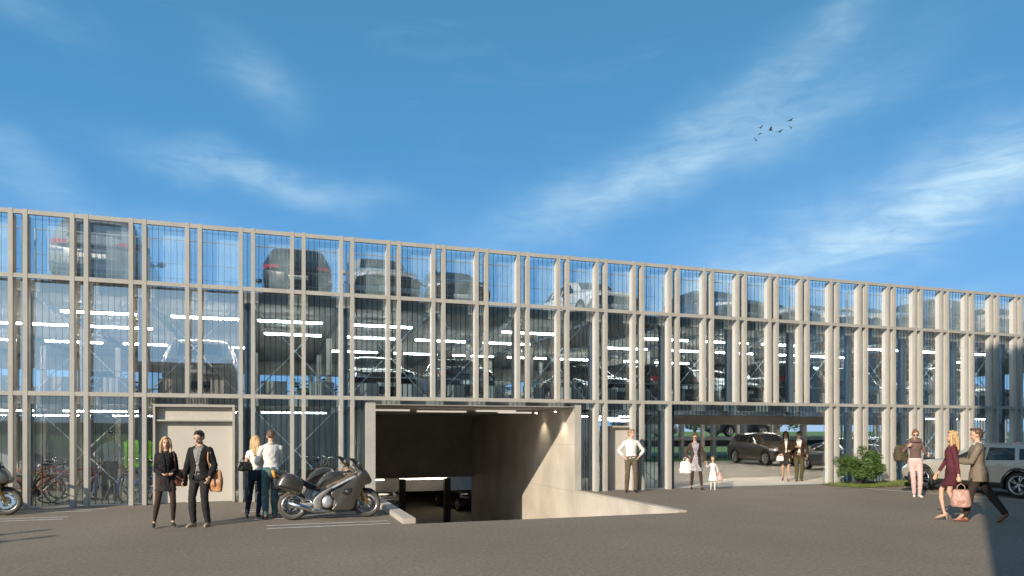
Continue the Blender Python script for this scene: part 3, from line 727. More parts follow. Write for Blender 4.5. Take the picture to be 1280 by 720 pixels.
def wheel_meshes(Rw, wd=0.115):
    bm = bmesh.new(); ri = Rw*0.72
    lathe(bm, [(ri, -wd), (Rw*0.9, -wd-0.004), (Rw*0.985, -wd*0.75), (Rw, -wd*0.3), (Rw, wd*0.3), (Rw*0.985, wd*0.75), (Rw*0.9, wd+0.004), (ri, wd)], seg=36)
    ty = bpy.data.meshes.new('tyre'); bm.to_mesh(ty); bm.free(); ty.materials.append(M['tyre'])
    for p in ty.polygons: p.use_smooth = True
    bm = bmesh.new()
    lathe(bm, [(ri+0.002, -wd), (ri+0.006, -wd-0.006), (ri-0.015, -wd-0.004), (ri-0.03, -wd+0.03), (ri-0.035, 0.0), (ri-0.03, wd-0.03), (ri-0.015, wd+0.004), (ri+0.006, wd+0.006), (ri+0.002, wd)], seg=36)
    for sgn in (-1,):
        for k in range(5):
            for d in (-0.17, 0.17):
                t = 2*math.pi*k/5; a = (math.cos(t+d*0.55), math.sin(t+d*0.55)); b = (math.cos(t+d), math.sin(t+d))
                tube(bm, [(a[0]*0.03, -wd+0.018, a[1]*0.03), (b[0]*(ri-0.012), -wd+0.008, b[1]*(ri-0.012))], [(0.026, 0.013), (0.016, 0.011)], 6)
    lathe(bm, [(0.001, -wd+0.0), (0.045, -wd+0.002), (0.06, -wd+0.012), (0.06, -wd+0.05)], seg=16)
    rm = bpy.data.meshes.new('rim'); bm.to_mesh(rm)
    bm.free(); rm.materials.append(M['rim'])
    for p in rm.polygons: p.use_smooth = True
    bm = bmesh.new(); lathe(bm, [(0.001, -wd+0.045), (Rw*0.42, -wd+0.045), (Rw*0.42, -wd+0.06)], seg=24)
    dk = bpy.data.meshes.new('brake_disc'); bm.to_mesh(dk); bm.free(); dk.materials.append(M['black'])
    return ty, rm, dk
_wm = {}
def add_wheel(parent, x, y, Rw, flip):
    k = round(Rw, 3)
    if k not in _wm: _wm[k] = wheel_meshes(Rw)
    w = bpy.data.objects.new('wheel', _wm[k][0]); COL.objects.link(w); w.parent = parent; w.location = (x, y, Rw)
    if flip: w.rotation_euler = (0, 0, math.pi)
    for nm, me in (('rim', _wm[k][1]), ('brake_disc', _wm[k][2])):
        o = bpy.data.objects.new(nm, me); COL.objects.link(o); o.parent = w
    return w
def make_car(kind, name, label, cat, colour, cladding=False, roof_rails=False, low=False):
    P = CARS[kind]; L_, w0 = P['L'], P['w']; t = thing(name, label, cat)
    NX = 44 if low else 72; NH = 14 if low else 20
    xs = [L_*(0.5-0.5*math.cos(math.pi*i/NX))*0.35+L_*i/NX*0.65 for i in range(NX+1)]
    bm = bmesh.new(); rings = []
    for x in xs:
        zt = lerp_curve(P['top'], x); zb = lerp_curve(P['bot'], x); zbelt = min(lerp_curve(P['belt'], x), zt-0.03)
        gh = max(0.0, min(1.0, (zt-zbelt-0.10)/0.3))
        wend = 1-0.05*max(0, 1-x/0.7)**2-0.05*max(0, (x-L_+0.7)/0.7)**2
        w = w0*wend
        wr = w*(0.80-0.06*gh)
        zm = zb+(zbelt-zb)*0.55
        key = [(0, zb), (w*0.80, zb), (w*0.955, zb+0.035), (w*0.985, zb+0.16), (w*1.0, zm), (w*0.985, zbelt-0.07), (w*0.945, zbelt), (wr+(w*0.945-wr)*0.42, zbelt+(zt-zbelt)*0.50), (wr, zt-0.055-0.035*gh), (wr*0.90, zt-0.022-0.012*gh), (wr*0.5, zt-0.006), (0, zt)]
        cum = [0]
        for a, b in zip(key, key[1:]): cum.append(cum[-1]+math.hypot(b[0]-a[0], b[1]-a[1]))
        ring = []
        spans = [2, 1, 2, 3, 3, 1, 3, 3, 1, 2, 2] if not low else [1, 1, 1, 2, 2, 1, 2, 2, 1, 1, 1]
        pts = []
        for k in range(len(key)-1):
            p0 = key[max(k-1, 0)]; p1 = key[k]; p2 = key[k+1]; p3 = key[min(k+2, len(key)-1)]
            for q in range(spans[k]):
                u = q/spans[k]
                # straight with a little rounding
                bx = p1[0]+(p2[0]-p1[0])*u; bz = p1[1]+(p2[1]-p1[1])*u
                hx = 0.5*((2*p1[0])+(p2[0]-p0[0])*u+(2*p0[0]-5*p1[0]+4*p2[0]-p3[0])*u*u+(3*p1[0]-p0[0]-3*p2[0]+p3[0])*u**3)
                hz = 0.5*((2*p1[1])+(p2[1]-p0[1])*u+(2*p0[1]-5*p1[1]+4*p2[1]-p3[1])*u*u+(3*p1[1]-p0[1]-3*p2[1]+p3[1])*u**3)
                f_ = 0.35
                pts.append((bx+(hx-bx)*f_, bz+(hz-bz)*f_))
        pts.append(key[-1])
        full = pts+[(-a, b) for a, b in reversed(pts[1:-1])]
        for (yy, zz) in full:
            # round the nose and the tail in plan
            q = (abs(yy)/w0)**2.6; e0 = max(0, 1-x/0.9)**2; e1 = max(0, (x-L_+0.9)/0.9)**2
            xx = x+0.24*q*e0-0.18*q*e1
            zr = (zz-zb)/max(0.1, zt-zb)
            xx += 0.07*(1-zr)**2*e0-0.05*(1-zr)**2*e1
            ring.append(bm.verts.new((xx, yy, zz)))
        rings.append(ring)
    n = len(rings[0])
    for a, b in zip(rings, rings[1:]):
        for k in range(n): bm.faces.new((a[k], b[k], b[(k+1) % n], a[(k+1) % n]))
    # end caps as strips between the two halves
    for ring, rev in ((rings[0], False), (rings[-1], True)):
        h = n//2
        for k in range(h):
            a, b = ring[k], ring[k+1]; c, d = ring[(n-k-1) % n], ring[(n-k) % n]
            vs = []
            for v in (a, b, c, d):
                if v not in vs: vs.append(v)
            if len(vs) >= 3:
                if rev: vs = list(reversed(vs))
                try: bm.faces.new(vs)
                except ValueError: pass
    bmesh.ops.recalc_face_normals(bm, faces=bm.faces)
    # wheel arches
    Rw = P['R']; Ra = Rw+0.055
    for wx in P['wb']:
        for sd in (1, -1):
            poly = [(wx+Ra*math.cos(2*math.pi*k/22), Rw+Ra*math.sin(2*math.pi*k/22)) for k in range(22)]
            fs = cutpoly(bm, poly, (0, 2), lambda c, f: c.y*sd > w0*0.45 and c.z < 1.0)
            bmesh.ops.delete(bm, geom=fs, context='FACES')
    # windows
    parts = []
    for k, poly in enumerate(P['win']):
        for sd in (1, -1):
            fs = cutpoly(bm, poly, (0, 2), lambda c, f: c.y*sd > w0*0.4 and abs(f.normal.y) > 0.3)
            if fs: parts.append(('side_window', extract(bm, fs, 0.018), [M['carglass'], M['black']]))
    fs = cutpoly(bm, P['ws'], (0, 1), lambda c, f: c.z > 0.9 and f.normal.z > 0.2)
    if fs: parts.append(('windshield', extract(bm, fs, 0.015), [M['carglass'], M['black']]))
    fs = cutpoly(bm, P['rw'], (0, 1), lambda c, f: c.z > 0.85 and f.normal.z > 0.05)
    if fs: parts.append(('rear_window', extract(bm, fs, 0.015), [M['carglass'], M['black']]))
    hb = lerp_curve(P['belt'], 0.4)
    for sd in (1, -1):
        poly = [(sd*w0*0.52, hb-0.20), (sd*w0*1.02, hb-0.12), (sd*w0*1.02, hb-0.01), (sd*w0*0.60, hb-0.08)]
        if sd < 0: poly = poly[::-1]
        fs = cutpoly(bm, poly, (1, 2), lambda c, f: c.x < 0.62)
        if fs: parts.append(('headlight', extract(bm, fs, 0.006), [M['clear_lamp'], M['black']]))
        zr = lerp_curve(P['belt'], L_-0.35)-0.10
        poly = [(sd*w0*0.50, zr-0.10), (sd*w0*1.02, zr-0.12), (sd*w0*1.02, zr+0.06), (sd*w0*0.55, zr+0.02)]
        if sd < 0: poly = poly[::-1]
        fs = cutpoly(bm, poly, (1, 2), lambda c, f: c.x > L_-0.42)
        if fs: parts.append(('tail_light', extract(bm, fs, 0.006), [M['red_lamp'], M['black']]))
    zg = hb-0.24
    poly = [(-w0*0.42, zg-0.10), (w0*0.42, zg-0.10), (w0*0.50, zg+0.12), (-w0*0.50, zg+0.12)]
    fs = cutpoly(bm, poly, (1, 2), lambda c, f: c.x < 0.35)
    if fs: parts.append(('grille', extract(bm, fs, 0.012), [M['black'], M['chrome']]))
    poly = [(-w0*0.75, .30), (w0*0.75, .30), (w0*0.62, .42), (-w0*0.62, .42)]
    fs = cutpoly(bm, poly, (1, 2), lambda c, f: c.x < 0.45)
    if fs: parts.append(('air_intake', extract(bm, fs, 0.0), [M['black']]))
    poly = [(-w0*0.9, .28), (w0*0.9, .28), (w0*0.86, .46), (-w0*0.86, .46)]
    fs = cutpoly(bm, poly, (1, 2), lambda c, f: c.x > L_-0.32)
    if fs: parts.append(('rear_valance', extract(bm, fs, 0.0), [M['black']]))
    if cladding:
        for sd in (1, -1):
            poly = [(0.3, 0.1), (L_-0.3, 0.1), (L_-0.3, 0.40), (0.3, 0.40)]
            fs = cutpoly(bm, poly, (0, 2), lambda c, f: c.y*sd > w0*0.3)
            if fs: parts.append(('sill', extract(bm, fs, 0.0), [M['black']]))
    # door shut lines as thin dark grooves
    body = link('body', bm, paint(colour), t, smooth=True)
    for nm, b, ms in parts: link(nm, b, ms, body if False else t)
    for wx in P['wb']:
        for sd in (1, -1):
            b = bmesh.new(); yo = w0*0.965*sd; yi = (w0-0.34)*sd
            N_ = 16; o_, i_ = [], []
            for k in range(N_+1):
                th = math.pi*(-0.12+1.24*k/N_); px, pz = wx+Ra*math.cos(th), Rw+Ra*math.sin(th)
                o_.append(b.verts.new((px, yo, pz))); i_.append(b.verts.new((px, yi, pz)))
            for k in range(N_): b.faces.new((o_[k], o_[k+1], i_[k+1], i_[k]))
            b.faces.new(i_)
            arch = link('wheel_arch', b, M['black'], t)
            if cladding:
                b = bmesh.new()
                pts = [(wx+(Ra+0.035)*math.cos(math.pi*(-0.10+1.2*k/18)), w0*0.972*sd, Rw+(Ra+0.035)*math.sin(math.pi*(-0.10+1.2*k/18))) for k in range(19)]
                tube(b, pts, (0.045, 0.03), 8); link('arch_trim', b, M['black'], t, smooth=True)
            add_wheel(t, wx, (w0-0.125)*sd, Rw, sd > 0)
    zmir = lerp_curve(P['belt'], 1.8)+0.06; xm = P['win'][0][0][0]+0.18
    for sd in (1, -1):
        b = bmesh.new(); ell(b, (xm, (w0+0.10)*sd, zmir), (0.07, 0.11, 0.07), 12); tube(b, [(xm, w0*0.9*sd, zmir-0.04), (xm, (w0+0.06)*sd, zmir-0.03)], 0.02, 6)
        link('mirror', b, paint(colour), t, smooth=True)
        for k in range(min(2, len(P['win']))):
            xe = P['win'][k][2][0]-0.10 if k == 0 else P['win'][k][-2][0]-0.22
            zz = lerp_curve(P['belt'], xe)-0.10
            b = bmesh.new(); tube(b, [(xe-0.17, w0*0.985*sd, zz), (xe-0.13, (w0+0.015)*sd, zz+0.005), (xe, (w0+0.015)*sd, zz+0.01), (xe+0.03, w0*0.985*sd, zz+0.01)], (0.014, 0.010), 6)
            link('door_handle', b, M['chrome'] if cladding else paint(colour), t, smooth=True)
        if roof_rails:
            b = bmesh.new(); xa, xb = P['win'][0][2][0]-0.25, P['win'][-1][1][0]+0.35
            pts = [(xa+(xb-xa)*k/12, w0*0.655*sd, lerp_curve(P['top'], xa+(xb-xa)*k/12)+(0.012 if 0 < k < 12 else -0.05)) for k in range(13)]
            tube(b, pts, 0.016, 6); link('roof_rail', b, M['chrome'], t, smooth=True)
        # shut lines
        b = bmesh.new()
        for xe in [P['win'][0][0][0]+0.02, P['win'][0][2][0]+0.04]+([P['win'][1][-1][0]+0.03] if len(P['win'][1]) else []):
            pts = []
            for k in range(8):
                zz = 0.36+(lerp_curve(P['belt'], xe)-0.06-0.36)*k/7
                zb = lerp_curve(P['bot'], xe); zbe = lerp_curve(P['belt'], xe)
                fr = (zz-zb)/(zbe-zb); yy = w0*(0.985+0.015*math.sin(min(1, max(0, fr))*math.pi))+0.0015
                pts.append((xe, (yy)*sd, zz))
            for p, q in zip(pts, pts[1:]):
                quad(b, [(p[0]-0.004, p[1], p[2]), (p[0]+0.004, p[1], p[2]), (q[0]+0.004, q[1], q[2]), (q[0]-0.004, q[1], q[2])])
        link('door_seam', b, M['black'], t)
    b = bmesh.new(); box(b, -0.012, 0.0, -0.26, 0.26, 0.40, 0.51); link('number_plate', b, M['plate'], t)
    b = bmesh.new(); zz = lerp_curve(P['belt'], L_-0.1)-0.32; box(b, L_-0.015, L_+0.008, -0.26, 0.26, zz, zz+0.11); link('number_plate', b, M['plate'], t)
    return t
def recolour(t, colour):
    m = paint(colour)
    for o in t.children:
        if o.name.split('.')[0] in ('body', 'mirror', 'door_handle') and o.material_slots[0].material.name.startswith('car_paint'):
            o.material_slots[0].link = 'OBJECT'; o.material_slots[0].material = m
_protos = {}
def put_car(kind, x, y, z, deg, colour, label, cat=None, group=None, **kw):
    """x, y is the middle of the car; deg = heading of its nose, 90 = +y, 0 = +x"""
    key = (kind, tuple(sorted(kw.items()))); nm = {'suv': 'parked_suv', 'hatch': 'parked_hatchback', 'wagon': 'parked_estate_car', 'sedan': 'parked_saloon_car'}[kind]
    if key not in _protos:
        t = make_car(kind, nm, label, 'car', colour, **kw); _protos[key] = t
    else:
        t = dup(_protos[key], label=label); t.scale = (1, 1, 1); recolour(t, colour)
        for k in ('group',):
            if k in t: del t[k]
    # nose is at local x=0 pointing to -x
    rz = R(deg)+math.pi; h = CARS[kind]['L']/2
    t.rotation_euler = (0, 0, rz); t.location = (x-h*math.cos(rz), y-h*math.sin(rz), z)
    if group: t['group'] = group
    return t
gd = (0.045, 0.05, 0.055); sv = (0.48, 0.49, 0.50); wh = (0.78, 0.77, 0.74); bk = (0.018, 0.019, 0.021); bl = (0.03, 0.06, 0.12); gy = (0.20, 0.21, 0.22); be = (0.50, 0.46, 0.38); rd = (0.28, 0.02, 0.02)
def bay(n): return pn(n)+PIT-0.09
gr_, gf_ = 'cars parked on the roof deck', 'cars parked on the first deck'
put_car('suv', -4.15, 3.6, ZR, 90, gy, 'tall grey van on the roof deck at the far left, behind the rods', group=gr_, low=True).scale = (1, 1.12, 1.22)
put_car('suv', 0.72, 3.75, ZR, 90, bk, 'black car on the roof deck seen from behind above the standing couple', group=gr_, low=True)
put_car('suv', 3.15, 3.6, ZR, -90, sv, 'silver car on the roof deck facing out above the ramp pillar', group=gr_, low=True).scale = (1, 1.04, 1.14)
put_car('suv', 5.45, 3.7, ZR, -94, gd, 'dark grey car on the roof deck above the middle of the ramp opening', group=gr_, low=True)
put_car('suv', 10.35, 3.7, ZR, -90, wh, 'white car on the roof deck above the small side door', group=gr_, low=True)
cols = [(16, 'suv', bl, 'dark blue car on the roof deck above the walking couple inside'), (18, 'sedan', be, 'beige saloon on the roof deck above the green bush'), (20, 'hatch', sv, 'silver hatchback on the roof deck above the woman with the backpack'), (22, 'wagon', be, 'pale estate on the roof deck above the woman in the purple dress'), (24, 'suv', gd, 'dark tall car on the roof deck second from the right'), (26, 'wagon', sv, 'silver car on the roof deck farthest to the right')]
for n, kd, c, lb in cols: put_car(kd, bay(n)+random.uniform(-.1, .1), 3.6, ZR, random.choice((90, -90)), c, lb, group=gr_, low=True)
for n, kd, c, lb, dg in ((2, 'suv', be, 'beige car on the first deck seen from behind above the double door', 90), (6, 'wagon', gd, 'dark car on the first deck above the ramp pillar', -90), (8, 'sedan', gy, 'grey saloon on the first deck above the ramp opening', 90),
                     (12, 'sedan', gd, 'dark saloon on the first deck above the small side door', -90), (14, 'hatch', bk, 'black hatchback on the first deck above the left end of the drive-in', 90), (16, 'sedan', wh, 'white saloon on the first deck above the drive-in opening', -90),
                     (18, 'suv', gd, 'dark car on the first deck above the bush', 90), (20, 'wagon', be, 'beige estate on the first deck above the woman with the backpack', 90), (22, 'hatch', sv, 'silver hatchback on the first deck above the walking man in the blazer', -90), (24, 'suv', gy, 'grey tall car on the first deck second from the right', 90), (26, 'sedan', wh, 'white saloon on the first deck farthest to the right', -90)):
    put_car(kd, bay(n), 3.7, ZF, dg, c, lb, group=gf_, low=True)
# on the ground floor and beyond
put_car('suv', 24.9, 12.8, 0.004, -95, (0.10, 0.08, 0.062), 'dark brown SUV parked inside the drive-in opening behind the walking couple')
put_car('sedan', 31.2, 13.4, 0.004, -90, gd, 'dark grey saloon at the right edge of the drive-in opening', low=True)
put_car('sedan', 10.9, 9.2, 0.004, 0, bl, 'dark blue saloon on the ground floor behind the man by the small door', low=True)
put_car('hatch', 24.0, 6.5, 0.004, 90, gd, 'dark hatchback on the ground floor behind the green bush', low=True)
put_car('wagon', 26.5, 6.0, 0.004, -90, sv, 'silver estate on the ground floor behind the glass at the far right', low=True)
put_car('hatch', 15.5, 24, 1.38, 90, bk, 'dark hatchback on the raised rear deck at the left of the opening', group='cars on the rear deck', low=True)
put_car('hatch', 24.2, 24, 1.38, 0, gy, 'grey hatchback on the raised rear deck above the walking couple', group='cars on the rear deck', low=True)
put_car('suv', 31.5, 24, 1.38, 0, gd, 'dark tall car on the raised rear deck near the right end', group='cars on the rear deck', low=True)
put_car('sedan', 5.3, 18.2, -2.6, 90, sv, 'silver saloon in the basement behind the left black post', low=True)
put_car('suv', 10.3, 20.5, -2.6, -80, bk, 'black SUV in the basement beside the right black post', low=True)
# the pale estate in front of the facade
ang = 90
_ctr = Vector((18.55+0.81, -2.50-1.525))
put_car('wagon', _ctr.x, _ctr.y, 0, ang, (0.52, 0.48, 0.41), 'pale beige estate car with black wheel arches parked nose to the facade', cladding=True, roof_rails=True).scale = (1, 1, .94)
# ------------------------------------------------------------------ motorcycles and bicycles
silver_m = mat('silver_frame', (0.42, 0.40, 0.37), 0.35, metal=0.6)
def make_moto(label, pm, seatm, plate_c=(0.75, 0.42, 0.08)):
    t = thing('motorcycle', label, 'motorcycle')
    def q(px, pz): return ((px-285)/500, (640-pz)/500)
    def side(name, pts, y0, y1, m, bev=0.02, sub=3, par=None):
        bm = bmesh.new(); plate(bm, smoothpoly([q(*p) for p in pts], sub), y0, y1, bev)
        return link(name, bm, m, par or t, smooth=True, norm=True)
    Rw = 0.285
    for nm, x, wd in (('rear_wheel', 0.0, 0.085), ('front_wheel', 1.45, 0.06)):
        bm = bmesh.new()
        lathe(bm, [(0.205, -wd*0.7), (0.235, -wd), (0.265, -wd*0.85), (Rw, 0), (0.265, wd*0.85), (0.235, wd), (0.205, wd*0.7), (0.205, -wd*0.7)], seg=36)
        w = link(nm, bm, M['dusty_tyre'], None, smooth=True); w.parent = t; w.location = (x, 0, Rw)
        bm = bmesh.new()
        lathe(bm, [(0.206, -wd*0.72), (0.214, -wd*0.85), (0.195, -wd*0.75), (0.185, -wd*0.3), (0.185, wd*0.3), (0.195, wd*0.75), (0.214, wd*0.85), (0.206, wd*0.72)], seg=36)
        for k in range(5):
            a = 2*math.pi*k/5+0.3
            tube(bm, [(0.03*math.cos(a), 0, 0.03*math.sin(a)), (0.19*math.cos(a), 0, 0.19*math.sin(a))], [(0.030, 0.018), (0.020, 0.014)], 8)
        lathe(bm, [(0.001, -wd*0.8), (0.045, -wd*0.8), (0.055, -wd*0.5), (0.055, wd*0.5), (0.045, wd*0.8), (0.001, wd*0.8)], seg=20)
        link('rim', bm, M['rim'], w, smooth=True)
        for s in (-1, 1):
            bm = bmesh.new(); lathe(bm, [(0.105, s*(wd+0.012)), (0.145, s*(wd+0.012)), (0.145, s*(wd+0.018)), (0.105, s*(wd+0.018)), (0.105, s*(wd+0.012))], seg=30); link('brake_disc', bm, M['chrome'], w)
    gm = M['galv']
    side('fairing', [(640, 385), (740, 330), (870, 245), (945, 190), (1000, 200), (1045, 262), (1030, 300), (965, 325), (935, 400), (880, 470), (855, 548), (760, 556), (650, 552), (690, 480)], -0.235, -0.20, pm, 0.03)
    side('fairing', [(640, 385), (740, 330), (870, 245), (945, 190), (1000, 200), (1045, 262), (1030, 300), (965, 325), (935, 400), (880, 470), (855, 548), (760, 556), (650, 552), (690, 480)], 0.20, 0.235, pm, 0.03)
    for s in (-1, 1):
        side('vent', [(745, 375), (775, 345), (830, 335), (850, 345), (835, 385), (800, 412), (765, 405)], s*0.225, s*0.2385, M['black'], 0.003)
        side('panel', [(470, 470), (530, 390), (640, 330), (645, 350), (560, 420), (545, 500), (540, 560), (500, 555)], s*0.17, s*0.20, silver_m, 0.01)
        bm = bmesh.new(); ell(bm, (q(800, 0)[0], s*0.236, q(0, 372)[1]), (0.035, 0.008, 0.022), 10); link('indicator', bm, M['chrome'], t, smooth=True)
    side('belly_pan', [(700, 400), (860, 330), (930, 400), (870, 470), (850, 545), (660, 548)], -0.199, 0.199, M['black'], 0.05)
    side('frame', [(500, 420), (640, 335), (800, 250), (900, 215), (905, 240), (800, 290), (620, 390), (560, 560), (520, 560), (500, 470)], -0.16, 0.16, gm, 0.03)
    side('nose', [(880, 215), (935, 150), (985, 150), (1030, 205), (1052, 265), (1035, 300), (985, 305), (900, 290)], -0.19, 0.19, pm, 0.11)
    side('fuel_tank', [(500, 335), (545, 250), (610, 185), (690, 160), (770, 172), (810, 200), (770, 240), (640, 295), (525, 350)], -0.15, 0.15, pm, 0.10)
    side('seat', [(235, 185), (330, 212), (420, 268), (505, 312), (515, 352), (440, 340), (350, 275), (240, 222)], -0.13, 0.13, seatm, 0.05)
    side('tail', [(110, 150), (235, 178), (330, 225), (400, 300), (330, 290), (200, 240), (120, 205)], -0.10, 0.10, pm, 0.05)
    for s in (-1, 1):
        y0, y1 = (0.15, 0.37) if s > 0 else (-0.37, -0.15)
        p = side('pannier', [(185, 195), (255, 185), (340, 222), (378, 285), (350, 375), (305, 385), (150, 325), (132, 285)], y0, y1, pm, 0.07)
        bm = bmesh.new(); yy = s*0.3725
        tube(bm, [(q(140, 300)[0], yy*0.93, q(140, 300)[1]), (q(250, 335)[0], yy*1.003, q(250, 335)[1]), (q(360, 345)[0], yy*0.93, q(360, 345)[1])], 0.007, 6); link('seam', bm, M['black'], p)
        bm = bmesh.new(); a, b = q(955, 375), q(1012, 505)
        tube(bm, [(q(905, 260)[0], s*0.105, q(905, 260)[1]), (a[0], s*0.105, a[1]), (b[0], s*0.105, b[1])], [0.024, 0.026, 0.030], 10); link('fork', bm, mat('gold_fork', (0.55, 0.33, 0.09), 0.35, metal=0.8) if 'gold' not in M else M['gold'], t, smooth=True)
        bm = bmesh.new(); a = q(820, 180); 
        tube(bm, [(a[0]+0.06, s*0.10, a[1]), (a[0], s*0.26, a[1]+0.02), (a[0]-0.07, s*0.37, a[1]+0.0)], 0.014, 8); link('handlebar', bm, M['chrome'], t, smooth=True)
        bm = bmesh.new(); tube(bm, [(a[0]-0.005, s*0.27, a[1]+0.018), (a[0]-0.075, s*0.385, a[1])], 0.020, 8); link('grip', bm, M['black'], t, smooth=True)
        bm = bmesh.new(); a = q(930, 120); tube(bm, [(a[0], s*0.12, a[1]-0.05), (a[0]-0.04, s*0.29, a[1]+0.03)], 0.008, 6); ell(bm, (a[0]-0.045, s*0.33, a[1]+0.035), (0.03, 0.07, 0.04), 10); link('mirror', bm, pm, t, smooth=True)
        bm = bmesh.new(); ell(bm, (q(610, 470)[0], s*0.15, q(610, 470)[1]), (0.115, 0.06, 0.125), 18); link('engine_cover', bm, gm, t, smooth=True)
        bm = bmesh.new(); tube(bm, [(0, s*0.115, Rw), (q(400, 500)[0], s*0.125, q(400, 500)[1]), (q(530, 480)[0], s*0.12, q(530, 480)[1])], [(0.025, 0.04), (0.025, 0.05), (0.025, 0.055)], 8); link('swingarm', bm, gm, t, smooth=True)
        bm = bmesh.new(); tube(bm, [(q(520, 545)[0], s*0.17, q(520, 545)[1]), (q(470, 530)[0], s*0.28, q(470, 530)[1])], 0.014, 6); tube(bm, [(q(430, 440)[0], s*0.15, q(430, 440)[1]), (q(520, 540)[0], s*0.16, q(520, 540)[1])], 0.014, 6); link('footpeg', bm, M['chrome'], t, smooth=True)
    side('engine', [(520, 400), (640, 380), (700, 440), (690, 550), (540, 560), (500, 500)], -0.15, 0.15, M['black'], 0.04)
    bm = bmesh.new()
    for k in range(5):
        z = q(0, 385+k*16)[1]; box(bm, q(400, 0)[0], q(500, 0)[0], -0.12, 0.12, z-0.006, z+0.006)
    tube(bm, [(q(445, 330)[0], 0, q(445, 330)[1]), (q(455, 500)[0], 0, q(455, 500)[1])], 0.035, 10); link('shock_absorber', bm, M['galv'], t)
    bm = bmesh.new(); tube(bm, [(q(640, 560)[0], -0.16, q(640, 560)[1]), (q(470, 555)[0], -0.19, q(470, 555)[1]), (q(400, 520)[0], -0.20, q(400, 520)[1]), (q(240, 470)[0], -0.21, q(240, 470)[1])], [0.03, 0.035, 0.05, 0.05], 12); link('exhaust', bm, M['chrome'], t, smooth=True)
    side('mudguard', [(945, 370), (985, 345), (1050, 350), (1100, 385), (1128, 430), (1090, 400), (1040, 375), (985, 375), (958, 400)], -0.075, 0.075, M['black'], 0.03)
    bm = bmesh.new()
    a, b, c = q(838, 95), q(885, 62), q(985, 165)
    rows = []
    for (x, z), w in ((q(1010, 185), 0.19), (q(975, 125), 0.185), (q(925, 65), 0.165), (q(880, 40), 0.12)):
        rows.append([bm.verts.new((x-0.30*(yy/0.17)**2*0.35, yy*w/0.17, z)) for yy in (-0.17, -0.12, -0.06, 0, 0.06, 0.12, 0.17)])
    for r0, r1 in zip(rows, rows[1:]):
        for k in range(6): bm.faces.new((r0[k], r0[k+1], r1[k+1], r1[k]))
    bmesh.ops.solidify(bm, geom=bm.faces[:], thickness=0.006)
    link('windscreen', bm, M['carglass'], t, smooth=True)
    bm = bmesh.new(); ell(bm, (q(1042, 0)[0], 0.0, q(0, 268)[1]), (0.02, 0.13, 0.045), 14); link('headlight', bm, M['clear_lamp'], t, smooth=True)
    bm = bmesh.new(); ell(bm, (q(112, 0)[0], 0.0, q(0, 182)[1]), (0.025, 0.08, 0.03), 12); link('tail_light', bm, mat('amber_lamp', (0.85, 0.38, 0.05), 0.3) if 'amber' not in M else M['amber'], t, smooth=True)
    side('number_plate', [(85, 150), (105, 145), (125, 215), (105, 220)], -0.09, 0.09, M['amber'], 0.004, 1)
    side('rear_mudguard', [(110, 215), (200, 245), (190, 300), (165, 330), (120, 320)], -0.06, 0.06, M['black'], 0.02)
    return t
M['dusty_tyre'] = mat('dusty_tyre', (0.085, 0.072, 0.058), 0.85, bump=0.2, bscale=80)
M['gold'] = mat('gold_fork', (0.55, 0.33, 0.09), 0.35, metal=0.8)
M['amber'] = mat('amber_lamp', (0.80, 0.36, 0.05), 0.35)
silver_p = mat('silver_paint', (0.135, 0.12, 0.10), 0.33, metal=0.75, coat=0.8)
tan_p = mat('bronze_paint', (0.34, 0.24, 0.16), 0.35, metal=0.5, coat=0.6)
mg = 'motorcycles parked by the facade'
def moto_at(t, rear, front, lean=-6):
    a = Vector(rear); b = Vector(front); d = b-a
    t.rotation_euler = (R(lean), 0, math.atan2(d.y, d.x)); t.location = (a.x, a.y, 0)
t = make_moto('silver grey touring motorcycle with side cases standing on the white bay lines', silver_p, M['black']); t['group'] = mg
moto_at(t, (0.42, -4.05), (1.86, -3.99), -4)
tan_seat = cloth((0.27, 0.21, 0.16), 0.15, 10, 0.55)
t = make_moto('bronze touring motorcycle half hidden behind the silver one', tan_p, tan_seat); t['group'] = mg
moto_at(t, (0.28, -2.75), (1.72, -2.70), -4)
t = make_moto('silver motorcycle cut off by the left edge, only its front wheel in view', silver_p, M['black']); t['group'] = mg
moto_at(t, (-6.65, -1.32), (-5.2, -1.28), -4)

